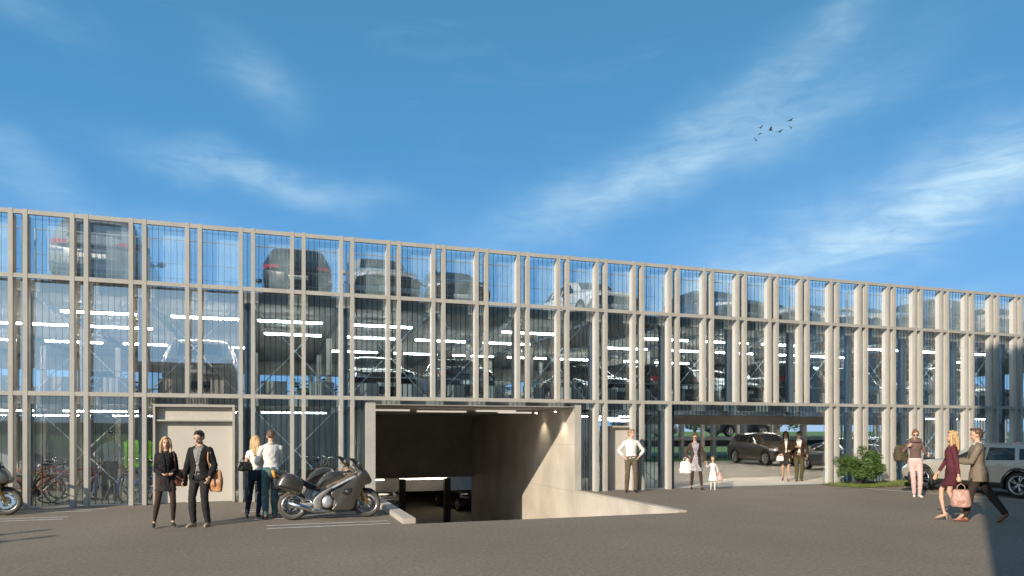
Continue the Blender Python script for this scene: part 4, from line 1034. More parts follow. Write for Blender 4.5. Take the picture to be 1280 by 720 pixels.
def make_cycle(label, col, basket=False):
    t = thing('bicycle', label, 'bicycle'); pm = mat('cycle_paint', col, 0.35, coat=0.5)
    Rw = 0.345; bb = (0.47, 0, 0.29)
    for nm, x in (('rear_wheel', 0.0), ('front_wheel', 1.06)):
        bm = bmesh.new(); pts = [(Rw*math.cos(2*math.pi*k/32)*0.955, 0, Rw*math.sin(2*math.pi*k/32)*0.955) for k in range(32)]
        tube(bm, pts, 0.017, 8, closed=True); w = link(nm, bm, M['tyre'], t, smooth=True); w.location = (x, 0, Rw)
        bm = bmesh.new(); pts = [(0.305*math.cos(2*math.pi*k/32), 0, 0.305*math.sin(2*math.pi*k/32)) for k in range(32)]
        tube(bm, pts, 0.009, 6, closed=True)
        for k in range(20):
            a = 2*math.pi*k/20; s = 0.025 if k % 2 else -0.025
            tube(bm, [(0.02*math.cos(a+0.6), s, 0.02*math.sin(a+0.6)), (0.303*math.cos(a), 0, 0.303*math.sin(a))], 0.0014, 3, cap=False)
        tube(bm, [(0, -0.045, 0), (0, 0.045, 0)], 0.018, 8); link('rim', bm, M['chrome'], w, smooth=True)
        bm = bmesh.new(); rr = Rw+0.018
        a0, a1 = (60, 200) if x == 0 else (20, 150)
        pts = [(rr*math.cos(R(a)), 0, rr*math.sin(R(a))) for a in range(a0, a1+1, 10)]
        tube(bm, pts, (0.022, 0.004), 6); link('mudguard', bm, pm, w, smooth=True)
    bm = bmesh.new(); st = (0.31, 0, 0.80); hd = (0.90, 0, 0.86); h2 = (0.93, 0, 0.72)
    for a, b, r in ((bb, st, 0.016), (bb, h2, 0.019), ((0.34, 0, 0.72), hd, 0.016), (hd, h2, 0.02)): tube(bm, [a, b], r, 8)
    for s in (-1, 1):
        tube(bm, [(0, s*0.055, Rw), (bb[0], s*0.03, bb[2])], 0.009, 6); tube(bm, [(0, s*0.055, Rw), (0.335, s*0.015, 0.74)], 0.008, 6)
    link('frame', bm, pm, t, smooth=True)
    bm = bmesh.new()
    for s in (-1, 1): tube(bm, [h2, (0.955, s*0.05, 0.66), (1.06, s*0.05, Rw)], 0.011, 6)
    link('fork', bm, pm, t, smooth=True)
    bm = bmesh.new(); tube(bm, [hd, (0.885, 0, 0.98), (0.93, 0, 1.0)], 0.013, 6); tube(bm, [(0.78, -0.29, 1.0), (0.89, -0.2, 1.02), (0.93, 0, 1.0), (0.89, 0.2, 1.02), (0.78, 0.29, 1.0)], 0.011, 6); link('handlebar', bm, M['chrome'], t, smooth=True)
    bm = bmesh.new(); tube(bm, [(0.30, 0, 0.80), (0.275, 0, 0.93)], 0.012, 6); ell(bm, (0.25, 0, 0.955), (0.13, 0.075, 0.03), 12); link('saddle', bm, M['black'], t, smooth=True)
    bm = bmesh.new(); lathe(bm, [(0.001, 0.045), (0.09, 0.045), (0.09, 0.05), (0.001, 0.05)], seg=20, c=bb)
    tube(bm, [(bb[0], 0.06, bb[2]), (bb[0]+0.12, 0.06, bb[2]-0.12)], 0.010, 6); tube(bm, [(bb[0], -0.06, bb[2]), (bb[0]-0.12, -0.06, bb[2]+0.12)], 0.010, 6)
    box(bm, bb[0]+0.08, bb[0]+0.16, 0.06, 0.15, bb[2]-0.13, bb[2]-0.11); box(bm, bb[0]-0.16, bb[0]-0.08, -0.15, -0.06, bb[2]+0.11, bb[2]+0.13); link('crank', bm, M['black'], t)
    if basket:
        bm = bmesh.new(); box(bm, -0.2, 0.2, -0.07, 0.07, 0.72, 0.735); link('luggage_rack', bm, M['galv'], t)
    return t
cg = 'bicycles in the glazed bike room'
specs = [(-4.75, 0.85, 200, (0.75, 0.16, 0.03), 'orange bicycle leaning by the rack close to the glass'), (-5.9, 1.6, 40, (0.6, 0.05, 0.03), 'bright red bicycle at the very left of the bike room'), (-3.4, 0.9, 75, (0.03, 0.16, 0.5), 'bright blue bicycle right of the second column pair'), (-5.05, 1.15, 25, (0.42, 0.03, 0.02), 'red bicycle in the bike room nearest the left edge'), (-4.1, 1.9, 60, (0.35, 0.04, 0.03), 'red bicycle behind the rack, half hidden by a column pair'),
         (-4.05, 1.0, 100, (0.03, 0.10, 0.30), 'blue bicycle left of the man in the bike room'), (-3.2, 2.2, 80, (0.04, 0.13, 0.34), 'blue bicycle behind the man in the bike room'), (-2.9, 1.4, 110, (0.02, 0.03, 0.05), 'black bicycle right of the man in the bike room'),
         (-5.6, 2.6, 70, (0.5, 0.5, 0.5), 'silver bicycle deep in the bike room behind the red ones'),
         (0.35, 1.5, 95, (0.02, 0.02, 0.025), 'black bicycle behind the couple at the motorcycles'), (0.75, 1.7, 70, (0.05, 0.07, 0.09), 'dark bicycle left of the steel brace behind the bronze motorcycle'), (1.05, 1.3, 60, (0.45, 0.18, 0.05), 'orange bicycle right above the bronze motorcycle'),
         (-0.2, 2.0, 100, (0.04, 0.12, 0.32), 'blue bicycle beside the column at the right of the double door')]
for x, y, a, c, lb in specs:
    t = make_cycle(lb, c, basket=(c[0] > .3)); t['group'] = cg; t.location = (x, y, 0.006); t.rotation_euler = (R(3), 0, R(a))
t = thing('bicycle_rack', 'low steel bicycle rack under the bikes by the left columns', 'bicycle rack', (-4.2, 0.85, 0.005))
bm = bmesh.new(); tube(bm, [(-0.7, 0, 0.03), (1.1, 0, 0.03)], 0.016, 6); tube(bm, [(-0.7, 0.45, 0.03), (1.1, 0.45, 0.03)], 0.016, 6); link('rail', bm, M['galv'], t)
for k in range(6):
    bm = bmesh.new(); x = -0.6+k*0.32; tube(bm, [(x, 0, 0.03), (x+0.15, 0.02, 0.42), (x+0.2, 0.2, 0.44), (x+0.15, 0.44, 0.03)], 0.009, 6); link('hoop', bm, M['galv'], t)
bm = bmesh.new(); box(bm, -0.03, 0.62, 0, 0.5, 0, 0.75, 0.04); o = link('green_cabinet', bm, mat('lime_plastic', (0.25, 0.62, 0.05), 0.5, var=0.15)); o.location = (-3.75, 3.0, 0.75)
tag(o, 'bright lime green cabinet on legs behind the man in the bike room', 'cabinet')
for sx, sy in ((0.02, 0.05), (0.55, 0.05), (0.02, 0.45), (0.55, 0.45)):
    bm = bmesh.new(); box(bm, sx, sx+0.04, sy-0.02, sy+0.02, -0.746, 0.001); link('leg', bm, M['steel'], o)
# ------------------------------------------------------------------ people
SKIN = mat('skin', (0.58, 0.36, 0.25), 0.55, spec=0.4, var=0.08, vscale=12)
SKIN_D = mat('skin_tan', (0.46, 0.28, 0.19), 0.55, spec=0.4, var=0.08, vscale=12)
EYE = mat('eye_dark', (0.03, 0.02, 0.015), 0.2); LIP = mat('lips', (0.45, 0.14, 0.12), 0.5)
def ik(root, tgt, l1, l2, pole):
    root, tgt, pole = Vector(root), Vector(tgt), Vector(pole)
    d = tgt-root; L_ = min(d.length, (l1+l2)*0.998); d = d.normalized(); tgt = root+d*L_
    a = (l1*l1-l2*l2+L_*L_)/(2*L_); h = math.sqrt(max(0, l1*l1-a*a))
    p = pole-d*pole.dot(d); p.normalize()
    return root+d*a+p*h, tgt
def person(label, loc, rz, H=1.75, female=False, hands=None, feet=None, lean=0, sway=0, head=(0, 0), skin=SKIN, hairm=None, hair='short',
           top=None, sleeve=1.0, top_hem=0.93, jacket=None, jacket_hem=0.82, jacket_open=0.0, bottom=None, bottom_kind='trousers', skirt_hem=0.55, shoes=None, heel=0.0, tights=None, child=False, flare=1.0, shades=False, pelvis=(0, 0), group=None):
    """a person facing local -y; left hand at +x. hands, feet: ((x,y,z) right, (x,y,z) left) for a 1.75 m body"""
    t = thing('person', label, 'person', (loc[0], loc[1], loc[2] if len(loc) > 2 else 0), rz, group); S = H/1.75; t.scale = (S, S, S)
    sh = 0.148 if female else 0.176; hipw = 0.088; tw = 0.90 if female else 1.0
    if child: sh = 0.140
    pel = Vector((pelvis[0], pelvis[1], 0.915+heel*0.5))
    hl = R(lean); up = Matrix.Rotation(hl, 3, 'X') @ Matrix.Rotation(R(sway), 3, 'Y')
    def T(p):
        """upper-body transform: bend above the pelvis"""
        p = Vector(p); v = Vector((p.x, p.y, p.z-0.915)); k = min(1, max(0, (p.z-0.93)/0.25))
        q = v.lerp(up @ v, k); return pel+q
    shR, shL = T((-sh, 0.008, 1.385)), T((sh, 0.008, 1.385))
    hands = hands or ((-0.27, -0.04, 0.80), (0.27, -0.04, 0.80)); feet = feet or ((-0.10, 0.0, 0.085), (0.10, 0.0, 0.085))
    fz = heel
    hipR, hipL = pel+Vector((-hipw, 0, -0.01)), pel+Vector((hipw, 0, -0.01))
    la, lf = 0.285, 0.255; lt, lc = 0.425, 0.415
    arms = []; legs = []
    for s, shd, hd in ((-1, shR, hands[0]), (1, shL, hands[1])):
        e, w = ik(shd, hd[:3], la, lf, (hd[3] if len(hd) > 3 else (s*0.35, 0.9, -0.3))); arms.append((s, shd, e, w, hd))
    for s, hp, ft in ((-1, hipR, feet[0]), (1, hipL, feet[1])):
        k, a = ik(hp, (ft[0], ft[1], ft[2]+fz), lt, lc, ft[3] if len(ft) > 3 else (s*0.08, -1, 0)); legs.append((s, hp, k, a, ft))
    hy, hp_ = R(head[0]), R(head[1]); nk = T((0, 0.01, 1.50))
    HM = Matrix.Rotation(hy, 3, 'Z') @ Matrix.Rotation(hp_, 3, 'X') @ up
    def Hd(x, y, z): return nk+HM @ Vector((x, y, z))
    rings = [(0.80, .075, .075, 0), (0.86, .150, .105, .01), (0.93, .168 if female else .160, .115, .012), (1.02, .140 if female else .148, .098, .002), (1.10, .122*tw+.012, .090, -.004), (1.20, .138*tw, .102, -.006), (1.29, .155*tw, .112, -.012 if female else -.004), (1.36, .165*tw, .108, -.004), (1.41, .150*tw, .088, .006), (1.445, .115*tw, .070, .010), (1.47, .082*tw, .062, .011), (1.50, .060, .058, .010)]
    def torso(bm, off, z0=0.0, z1=9.9, flare_=0.0):
        pts, rad = [], []
        for z, a, b, yo in rings:
            if z < z0-1e-6 or z > z1+1e-6: continue
            pts.append(T((0, yo, z)) if z > 0.93 else pel+Vector((0, yo, z-0.915))); rad.append((a+off, b+off))
        # ring axes: tube() gives a = t x up; build rings by hand for stable axes
        vr = []
        for p, (a, b), zz in zip(pts, rad, [r[0] for r in rings if z0-1e-6 <= r[0] <= z1+1e-6]):
            k = min(1, max(0, (zz-0.93)/0.25)); ax = Vector((1, 0, 0)).lerp(up @ Vector((1, 0, 0)), k); ay = Vector((0, 1, 0)).lerp(up @ Vector((0, 1, 0)), k)
            vr.append([bm.verts.new(p+ax*math.cos(2*math.pi*i/20)*a+ay*math.sin(2*math.pi*i/20)*b) for i in range(20)])
        for A, B in zip(vr, vr[1:]):
            for i in range(20): bm.faces.new((A[i], A[(i+1) % 20], B[(i+1) % 20], B[i]))
        bm.faces.new(list(reversed(vr[0]))); bm.faces.new(vr[-1])
        return vr
    def armtube(bm, s, a, e, w, off, frac=1.0, cuff=0.0):
        r0, r1, r2, r3 = (.043, .038, .034, .024) if female or child else (.052, .045, .041, .028)
        inn = a+Vector((-s*0.06, 0, 0.0))
        pts = [inn, a, a.lerp(e, .35), a.lerp(e, .75), e, e.lerp(w, .3), e.lerp(w, .7), w]; rad = [r0*1.05, r0, r1*1.02, r1*.95, r2*.98, r2, (r2+r3)/2*.92, r3]
        if frac < 1:
            n = 0.5; tot = frac*7.0; k = int(tot); k = max(2, k); last = pts[k].lerp(pts[min(k+1, 7)], tot-k) if k < 7 else pts[7]
            pts = pts[:k+1]+[last]; rad = rad[:k+1]+[rad[min(k+1, 7)]]
        tube(bm, pts, [r+off for r in rad], 12)
        ell(bm, a, (r0+off*.8,)*3, 12); tube(bm, [T((s*.03, .012, 1.455)), a+Vector((-s*.015, .0, .008))], [.040+off*.6, .040+off*.6], 10)
    def legtube(bm, s, h, k, a, off, z_cut=1.0, wide=0.0, fl=1.0, hip=1.0):
        r = (.092, .078, .056, .056, .044, .036) if not female else (.090, .072, .052, .050, .038, .030)
        pts = [h+Vector((0, 0, .03)), h.lerp(k, .35), h.lerp(k, .88), k.lerp(a, .30), k.lerp(a, .70), a]
        rad = [(r[0]+off)*hip, r[1]+off, r[2]+off+wide*.4, r[3]+off+wide*.7, r[4]+off+wide, r[5]+off+wide*1.0*fl]
        if z_cut < 1:
            tot = z_cut*5; q = max(1, int(tot)); last = pts[q].lerp(pts[min(q+1, 5)], tot-q); pts = pts[:q+1]+[last]; rad = rad[:q+1]+[rad[min(q+1, 5)]]
        tube(bm, pts, rad, 14)
    def footdir(s, ft, h, k, a):
        if len(ft) > 4: return Vector(ft[4]).normalized()
        return Vector((s*0.18, -1, -0.0 - heel*5)).normalized()
    # ---- body: one surface with head, neck, arms, hands, legs
    bm = bmesh.new(); torso(bm, -0.008)
    tube(bm, [T((0, .012, 1.44)), T((0, .01, 1.50)), Hd(0, 0.0, .06)], [.062, .052, .050], 12)
    hk = 1.28 if child else 1.0
    ell(bm, Hd(0, .008, .150*hk), (.074*hk, .092*hk, .100*hk), 20, HM); ell(bm, Hd(0, -.030, .095*hk), (.055*hk, .058*hk, .062*hk), 16, HM)
    ell(bm, Hd(0, -.055, .058*hk), (.026, .026, .020), 10, HM)
    tube(bm, [Hd(0, -.080*hk, .150*hk), Hd(0, -.108*hk, .110*hk), Hd(0, -.085*hk, .100*hk)], [.010, .014, .012], 8)
    for s in (-1, 1): ell(bm, Hd(s*.076*hk, .012, .128*hk), (.012, .022, .032), 8, HM)
    for s, a, e, w, hd in arms:
        armtube(bm, s, a, e, w, -0.003)
        d = (w-e).normalized(); curl = hd[4] if len(hd) > 4 else 0.5
        pn_ = hd[5] if len(hd) > 5 else (-s, 0.2, 0)        # palm faces this way
        pv = Vector(pn_); pv = (pv-d*pv.dot(d)); pv = pv.normalized() if pv.length > 1e-3 else d.orthogonal().normalized()
        sd = d.cross(pv)                                     # across the palm
        if sd.dot(Vector((0, -1, 0))) < 0 and abs(sd.y) > 0.2: sd = -sd
        pal = w+d*.045
        tube(bm, [w-d*.01, w+d*.02, w+d*.06, w+d*.088], [.024, .029, .034, .032], 10, flat=(pv, 0.50))
        for q in range(4):
            o_ = (q-1.5)*.0175; ln = (.060, .070, .066, .052)[3-q] if q < 4 else .06
            b0 = w+d*.062+sd*o_; b1 = w+d*.092+sd*o_*1.05
            d1 = (d*math.cos(curl*.9)+pv*math.sin(curl*.9)); d2 = (d*math.cos(curl*2.0)+pv*math.sin(curl*2.0)); b2 = b1+d1*ln*.52; b3 = b2+d2*ln*.5
            tube(bm, [b0, b1, b2, b3], [.0100, .0098, .0090, .0072], 7)
        t1 = w+d*.025+sd*.026; tube(bm, [w+d*.02+sd*.008, t1, t1+(d*.6+sd*.5+pv*.5).normalized()*.032, t1+(d*.8+sd*.25+pv*.5).normalized()*.058], [.014, .0125, .0110, .0085], 8)
    for s, h, k, a, ft in legs:
        legtube(bm, s, h, k, a, -0.003 if not bottom else -0.007, hip=.80); fd = footdir(s, ft, h, k, a)
        tube(bm, [a+Vector((0, 0, .01))-fd*.0, a-fd*.03+Vector((0, 0, -.045)), a+fd*.06+Vector((0, 0, -.052)), a+fd*.155+Vector((0, 0, -.066))], [.034, .030, .031, .016], 10)
    body = link('body', bm, skin, t); remesh(body, 0.0085, 3)
    # face
    bm = bmesh.new()
    for s in (-1, 1): ell(bm, Hd(s*.030*hk, -.083*hk, .142*hk), (.013, .009, .007), 8, HM)
    if not shades: link('eyes', bm, EYE, body, smooth=True)
    else:
        for s in (-1, 1): ell(bm, Hd(s*.034, -.088, .142), (.030, .012, .022), 10, HM); tube(bm, [Hd(s*.06, -.08, .148), Hd(s*.078, .01, .148)], .003, 4)
        link('sunglasses', bm, M['black'], t, smooth=True)
    bm = bmesh.new(); ell(bm, Hd(0, -.091*hk, .078*hk), (.022, .008, .007), 8, HM); link('mouth', bm, LIP, body, smooth=True)
    bm = bmesh.new()
    for s in (-1, 1): tube(bm, [Hd(s*.014*hk, -.093*hk, .162*hk), Hd(s*.032*hk, -.092*hk, .168*hk), Hd(s*.050*hk, -.080*hk, .162*hk)], .0042, 5)
    link('eyebrows', bm, hairm, body, smooth=True)
    # hair
    bm = bmesh.new()
    nz = Vector((random.random()*50, 3, 1))
    if hair != 'none':
        ell(bm, Hd(0, .026*hk, .172*hk), (.086*hk, .096*hk, .092*hk), 20, HM)
        if hair in ('short', 'quiff'):
            ell(bm, Hd(0, .062*hk, .125*hk), (.070*hk, .050*hk, .062*hk), 14, HM)
            if hair == 'quiff': ell(bm, Hd(0.01, -.048, .245), (.054, .042, .022), 12, HM)
            else: ell(bm, Hd(0.01, -.035*hk, .235*hk), (.060, .050, .026), 12, HM)
        if hair == 'bun':
            ell(bm, Hd(0, .085, .225), (.050, .048, .048), 12, HM); ell(bm, Hd(0, .05, .13), (.078, .06, .07), 12, HM); ell(bm, Hd(0, -.035, .235), (.060, .050, .026), 12, HM)
        if hair in ('long', 'mid'):
            ln = 0.20 if hair == 'long' else 0.10
            tube(bm, [Hd(0, .055, .19), Hd(0, .075, .10), Hd(0, .080, .0), Hd(0, .085, -ln*.6), Hd(0, .08, -ln)], [(.085, .055), (.088, .05), (.095, .042), (.090, .036), (.05, .02)], 14)
            for s in (-1, 1):
                tube(bm, [Hd(s*.050, -.030, .225), Hd(s*.080, -.035, .155), Hd(s*.086, -.030, .07), Hd(s*.088, -.040, -.01), Hd(s*.082, -.055, -ln*.75)], [.026, .026, .028, .027, .014], 10)
            ell(bm, Hd(0, -.030, .238), (.060, .050, .024), 12, HM)
    hr = link('hair', bm, hairm, t); remesh(hr, 0.008, 2, disp=(0.013, 26, (1, 1, .35)))
    # tights, trousers, skirt, dress
    if tights:
        bm = bmesh.new()
        for s, h, k, a, ft in legs: legtube(bm, s, h, k, a, 0.004)
        o = link('tights', bm, tights, t); remesh(o, 0.011, 3)
    if bottom_kind == 'trousers' and bottom:
        bm = bmesh.new()
        vr = torso(bm, 0.012, 0.0, 1.02)
        for s, h, k, a, ft in legs: legtube(bm, s, h, k, a+(a-k).normalized()*(0.012+heel*.3), 0.010, wide=0.004 if flare <= 0 else 0.012*flare, fl=1.25)
        o = link('trousers', bm, bottom, t); remesh(o, 0.011, 3, disp=(0.007, 15, (1, 1, 1.4)))
    if bottom_kind == 'skirt' and bottom:
        bm = bmesh.new(); vr = []
        kn = (legs[0][2]+legs[1][2])/2
        prof = [(1.04, .0, 1), (0.93, .016, 1), (0.80, .03, 1), (skirt_hem, .03+0.05*flare, 1)]
        z0 = 1.04
        n_ = 7
        for i in range(n_+1):
            z = 1.04+(skirt_hem-1.04)*i/n_
            if z > 0.86:
                a = lerp_curve([(0.86, .172), (0.95, .178), (1.04, .152)], z); b = lerp_curve([(0.86, .128), (0.95, .130), (1.04, .112)], z); c = pel+Vector((0, .01, z-0.915))
            else:
                u_ = (0.86-z)/0.40; kk = pel.lerp(Vector((kn.x, kn.y, 0)), 1); f_ = min(1, (0.86-z)/0.36)
                spread = abs(legs[0][2].x-legs[1][2].x)/2; sprd_y = abs(legs[0][2].y-legs[1][2].y)/2
                a = .172+(max(spread+.085, .13)-.172)*f_+.06*flare*f_; b = .132+(max(sprd_y+.10, .11)-.132)*(f_**.7)+.06*flare*f_
                c = Vector((pel.x+(kn.x-pel.x)*f_, pel.y+(kn.y-pel.y)*f_+.01, z))
            vr.append([bm.verts.new(c+Vector((math.cos(2*math.pi*q/22)*a, math.sin(2*math.pi*q/22)*b, 0))) for q in range(22)])
        for A, B in zip(vr, vr[1:]):
            for q in range(22): bm.faces.new((A[q], B[q], B[(q+1) % 22], A[(q+1) % 22]))
        bm.faces.new(list(reversed(vr[0]))[::-1]); bm.faces.new(list(reversed(vr[-1])))
        o = link('skirt', bm, bottom, t, norm=True); remesh(o, 0.011, 3, disp=(0.008, 14, (1.4, 1.4, .5)))
    if top:
        bm = bmesh.new(); torso(bm, 0.010, top_hem, 1.46)
        for s, a, e, w, hd in arms: armtube(bm, s, a, e, w, 0.008, sleeve if not jacket else 0.32)
        o = link('top', bm, top, t); remesh(o, 0.010, 3, disp=(0.008, 14, (1, 1, 1.2)))
        bm = bmesh.new(); cpts = [T((math.cos(2*math.pi*q/16)*.066, .008+math.sin(2*math.pi*q/16)*.062, 1.475+(.012*math.sin(2*math.pi*q/16)))) for q in range(16)]
        tube(bm, cpts, .012, 6, closed=True); link('collar', bm, top, t, smooth=True)
    if jacket:
        bm = bmesh.new()
        save = list(rings)
        torso(bm, 0.024, min(jacket_hem, 0.93) if jacket_hem < 0.93 else jacket_hem, 1.46)
        if jacket_hem < 0.90:
            jr = [bm.verts.new(pel+Vector((math.cos(2*math.pi*q/20)*a_, .012+math.sin(2*math.pi*q/20)*b_, z_))) for (a_, b_, z_) in ((.170, .125, .13), (.203, .152, .02), (.212, .172, jacket_hem-0.915)) for q in range(20)]
            for L0_ in (0, 20):
                for q in range(20): bm.faces.new((jr[L0_+q], jr[L0_+20+q], jr[L0_+20+(q+1) % 20], jr[L0_+(q+1) % 20]))
            bm.faces.new(jr[:20]); bm.faces.new(list(reversed(jr[40:])))
        for s, a, e, w, hd in arms: armtube(bm, s, a, e, w+(e-w)*.04, 0.018)
        o = link('jacket', bm, jacket, t); remesh(o, 0.011, 3, disp=(0.010, 11, (1, 1, 1.2)))
        if jacket_open:
            me = o.data; b2 = bmesh.new(); b2.from_mesh(me); dl = []
            inv = up.inverted()
            for f in b2.faces:
                c = f.calc_center_median()-pel; c = inv @ c
                zz = c.z+0.915; wdt = jacket_open*(0.35+0.65*min(1, abs(zz-1.12)/0.30))
                if abs(c.x) < wdt and c.y < -0.02 and f.normal.y < -0.2 and zz < 1.47: dl.append(f)
            bmesh.ops.delete(b2, geom=dl, context='FACES'); b2.to_mesh(me); b2.free()
            md = o.modifiers.new('thick', 'SOLIDIFY'); md.thickness = 0.008; md.offset = -1
    # shoes
    if shoes:
        for s, h, k, a, ft in legs:
            bm = bmesh.new(); fd = footdir(s, ft, h, k, a); fs = .88 if female else 1.0
            tube(bm, [a-fd*.035+Vector((0, 0, -.012 if not child else -.02)), a-fd*.045+Vector((0, 0, -.055)), a+fd*.06+Vector((0, 0, -.055)), a+fd*.13*fs+Vector((0, 0, -.062)), a+fd*.185*fs+Vector((0, 0, -.068))], [.038*fs, .036*fs, .040*fs, .034*fs, .018*fs], 12, flat=None)
            if heel > 0.02: tube(bm, [a-fd*.05+Vector((0, 0, -.05)), Vector((a.x-fd.x*.05, a.y-fd.y*.05, max(ft[2]-.085, 0)+0.002))], [.02, .008], 8)
            o = link('shoe', bm, shoes, t); remesh(o, 0.009, 2)
    return t
def to_cam(x, y, a):
    """heading that looks at the camera, turned by a degrees (90 = towards the left of the picture)"""
    return math.atan2(-x, -(-18.7-y)) - R(a)
def strap(pts, r, m, name, par): bm = bmesh.new(); tube(bm, pts, r, 6); return link(name, bm, m, par, smooth=True)
BLOND = mat('blond_hair', (0.50, 0.33, 0.15), 0.55, var=0.35, vscale=30, stretch=(1, 1, .2)); BROWN = mat('brown_hair', (0.11, 0.06, 0.035), 0.5, var=0.35, vscale=30, stretch=(1, 1, .2))
DARKH = mat('dark_hair', (0.035, 0.022, 0.016), 0.5, var=0.3, vscale=30, stretch=(1, 1, .2)); GINGER = mat('red_brown_hair', (0.26, 0.11, 0.05), 0.5, var=0.3, vscale=30, stretch=(1, 1, .2)); FAIR = mat('fair_hair', (0.28, 0.18, 0.10), 0.55, var=0.3, vscale=30, stretch=(1, 1, .2))
BLK = cloth((0.018, 0.017, 0.018)); BLK2 = cloth((0.030, 0.028, 0.028)); WHT = cloth((0.72, 0.69, 0.64), 0.06); JEAN = cloth((0.12, 0.18, 0.185), 0.55, 6, 0.9, (0.035, 0.085, 0.095)); DJEAN = cloth((0.016, 0.026, 0.040), 0.3)
LEA = mat('tan_leather', (0.42, 0.20, 0.08), 0.5, var=0.2, vscale=12, bump=0.2); LEB = mat('brown_leather', (0.13, 0.05, 0.03), 0.45, var=0.3, vscale=12, bump=0.2); SHB = mat('black_leather', (0.02, 0.018, 0.016), 0.35)
CHK = cloth((0.42, 0.40, 0.37), 0.85, 42, 0.9, (0.03, 0.03, 0.03)); LEO = cloth((0.62, 0.58, 0.58), 0.85, 26, 0.9, (0.05, 0.04, 0.08))
STK = cloth((0.055, 0.035, 0.028), 0.1); 
def bagmesh(name, label, cat, w, d, h, m, strap_pts=None, strap_m=None, handles=False, slump=0.0):
    t = thing(name, label, cat); bm = bmesh.new()
    n = 20; rows = []
    for z, k, kd in ((0, .80, .8), (.05*h, 1, 1), (.4*h, 1.04, 1.05), (.75*h, .90, .7), (h*.97, .78-slump, .28), (h, .70-slump, .12)):
        rows.append([bm.verts.new((math.copysign(abs(math.cos(2*math.pi*q/n))**.7, math.cos(2*math.pi*q/n))*w/2*k, math.copysign(abs(math.sin(2*math.pi*q/n))**.7, math.sin(2*math.pi*q/n))*d/2*kd, z)) for q in range(n)])
    for A, B in zip(rows, rows[1:]):
        for q in range(n): bm.faces.new((A[q], A[(q+1) % n], B[(q+1) % n], B[q]))
    bm.faces.new(list(reversed(rows[0]))); bm.faces.new(rows[-1])
    o = link('bag_body', bm, m, t); remesh(o, 0.012, 2, disp=(0.014, 11, (1, 1, .7)))
    if handles:
        for s in (-1, 1):
            bm = bmesh.new(); tube(bm, [(-w*.22, s*d*.12, h*.93), (-w*.17, s*d*.08, h*1.2), (0, s*d*.03, h*1.34), (w*.17, s*d*.08, h*1.2), (w*.22, s*d*.12, h*.93)], .008, 6); link('handle', bm, strap_m or m, t, smooth=True)
    if strap_pts:
        bm = bmesh.new(); tube(bm, strap_pts, (.014, .005), 6); link('strap', bm, strap_m or m, t, smooth=True)
    return t
def at_person(t, p, local, rz=0):
    m = Matrix.Rotation(p.rotation_euler.z, 3, 'Z'); t.location = Vector(p.location)+m @ (Vector(local)*p.scale[0]); t.rotation_euler = (0, 0, p.rotation_euler.z+rz)

# 1 woman with long fair hair in black (looking at the camera, hands in front)
p1 = person('blonde woman in black jacket and short skirt holding a phone before the double door', (-1.80, -4.42), to_cam(-1.8, -4.4, -6), 1.62, True, hands=((-0.07, -0.23, 1.06, (-.5, .8, -.7), 0.9, (0.3, 0, .8)), (0.09, -0.22, 1.06, (.5, .8, -.7), 0.9, (-0.3, 0, .8))),
    feet=((-0.20, 0.02, .085), (0.13, -0.02, .085)), head=(-4, 4), hairm=BLOND, hair='long', top=BLK2, jacket=BLK, jacket_hem=1.02, jacket_open=.04, bottom=BLK2, bottom_kind='skirt', skirt_hem=.72, flare=.3, tights=STK, shoes=SHB, heel=.05)
b = bagmesh('handbag', 'dark brown leather handbag hanging at the blonde woman in black', 'handbag', .24, .13, .31, LEB, [(-.09, -.04, .31), (-.115, -.075, .5), (-.12, -.03, .645), (-.12, .04, .645), (-.115, .075, .5), (-.06, .04, .31)], LEB); at_person(b, p1, (.27, -.02, .80))
# 2 man
p2 = person('man in open black blazer and checked scarf looking down beside the blonde woman', (-1.22, -4.46), to_cam(-1.2, -4.5, 28), 1.76, False, hands=((-0.26, -0.10, 0.86, (-.5, .9, -.3), .6), (0.23, -0.10, 0.90, (.5, .9, -.3), .7)),
    feet=((-0.11, -0.03, .085), (0.13, 0.03, .085)), head=(-4, 22), hairm=DARKH, hair='quiff', top=CHK, jacket=BLK, jacket_hem=.86, jacket_open=.085, bottom=BLK2, shoes=mat('tan_shoe', (.40, .28, .18), .7), flare=.3)
b = bagmesh('shoulder_bag', 'tan leather shoulder bag on the man in the black blazer', 'shoulder bag', .24, .12, .40, LEA, [(-.07, -.05, .37), (-.10, -.125, .6), (-.11, -.10, .76), (-.115, -.02, .835), (-.11, .07, .80), (-.08, .10, .6), (.02, .03, .37)], LEA); at_person(b, p2, (.28, .05, .63))
# 3 woman from behind
p3 = person('blonde woman in white T-shirt and dark jeans seen from behind at the motorcycles', (-0.27, -3.52), to_cam(-.27, -3.5, 190), 1.64, True, hands=((-0.20, -0.12, .93), (0.20, -0.20, 0.98, (.5, .7, -.8), .8)),
    feet=((-0.05, 0.05, .085), (0.17, 0.08, .085)), head=(20, 14), lean=-3, hairm=BLOND, hair='long', top=WHT, sleeve=.30, bottom=DJEAN, shoes=SHB, heel=.04, flare=-1, top_hem=1.02)
b = bagmesh('shoulder_bag', 'small black shoulder bag on the woman in the white T-shirt', 'shoulder bag', .30, .09, .19, SHB, [(-.10, -.02, .17), (-.09, .01, .30), (-.07, -.06, .405), (-.06, -.13, .41), (.0, -.12, .30), (.10, -.02, .17)], SHB); at_person(b, p3, (.20, .12, 1.02), R(20))
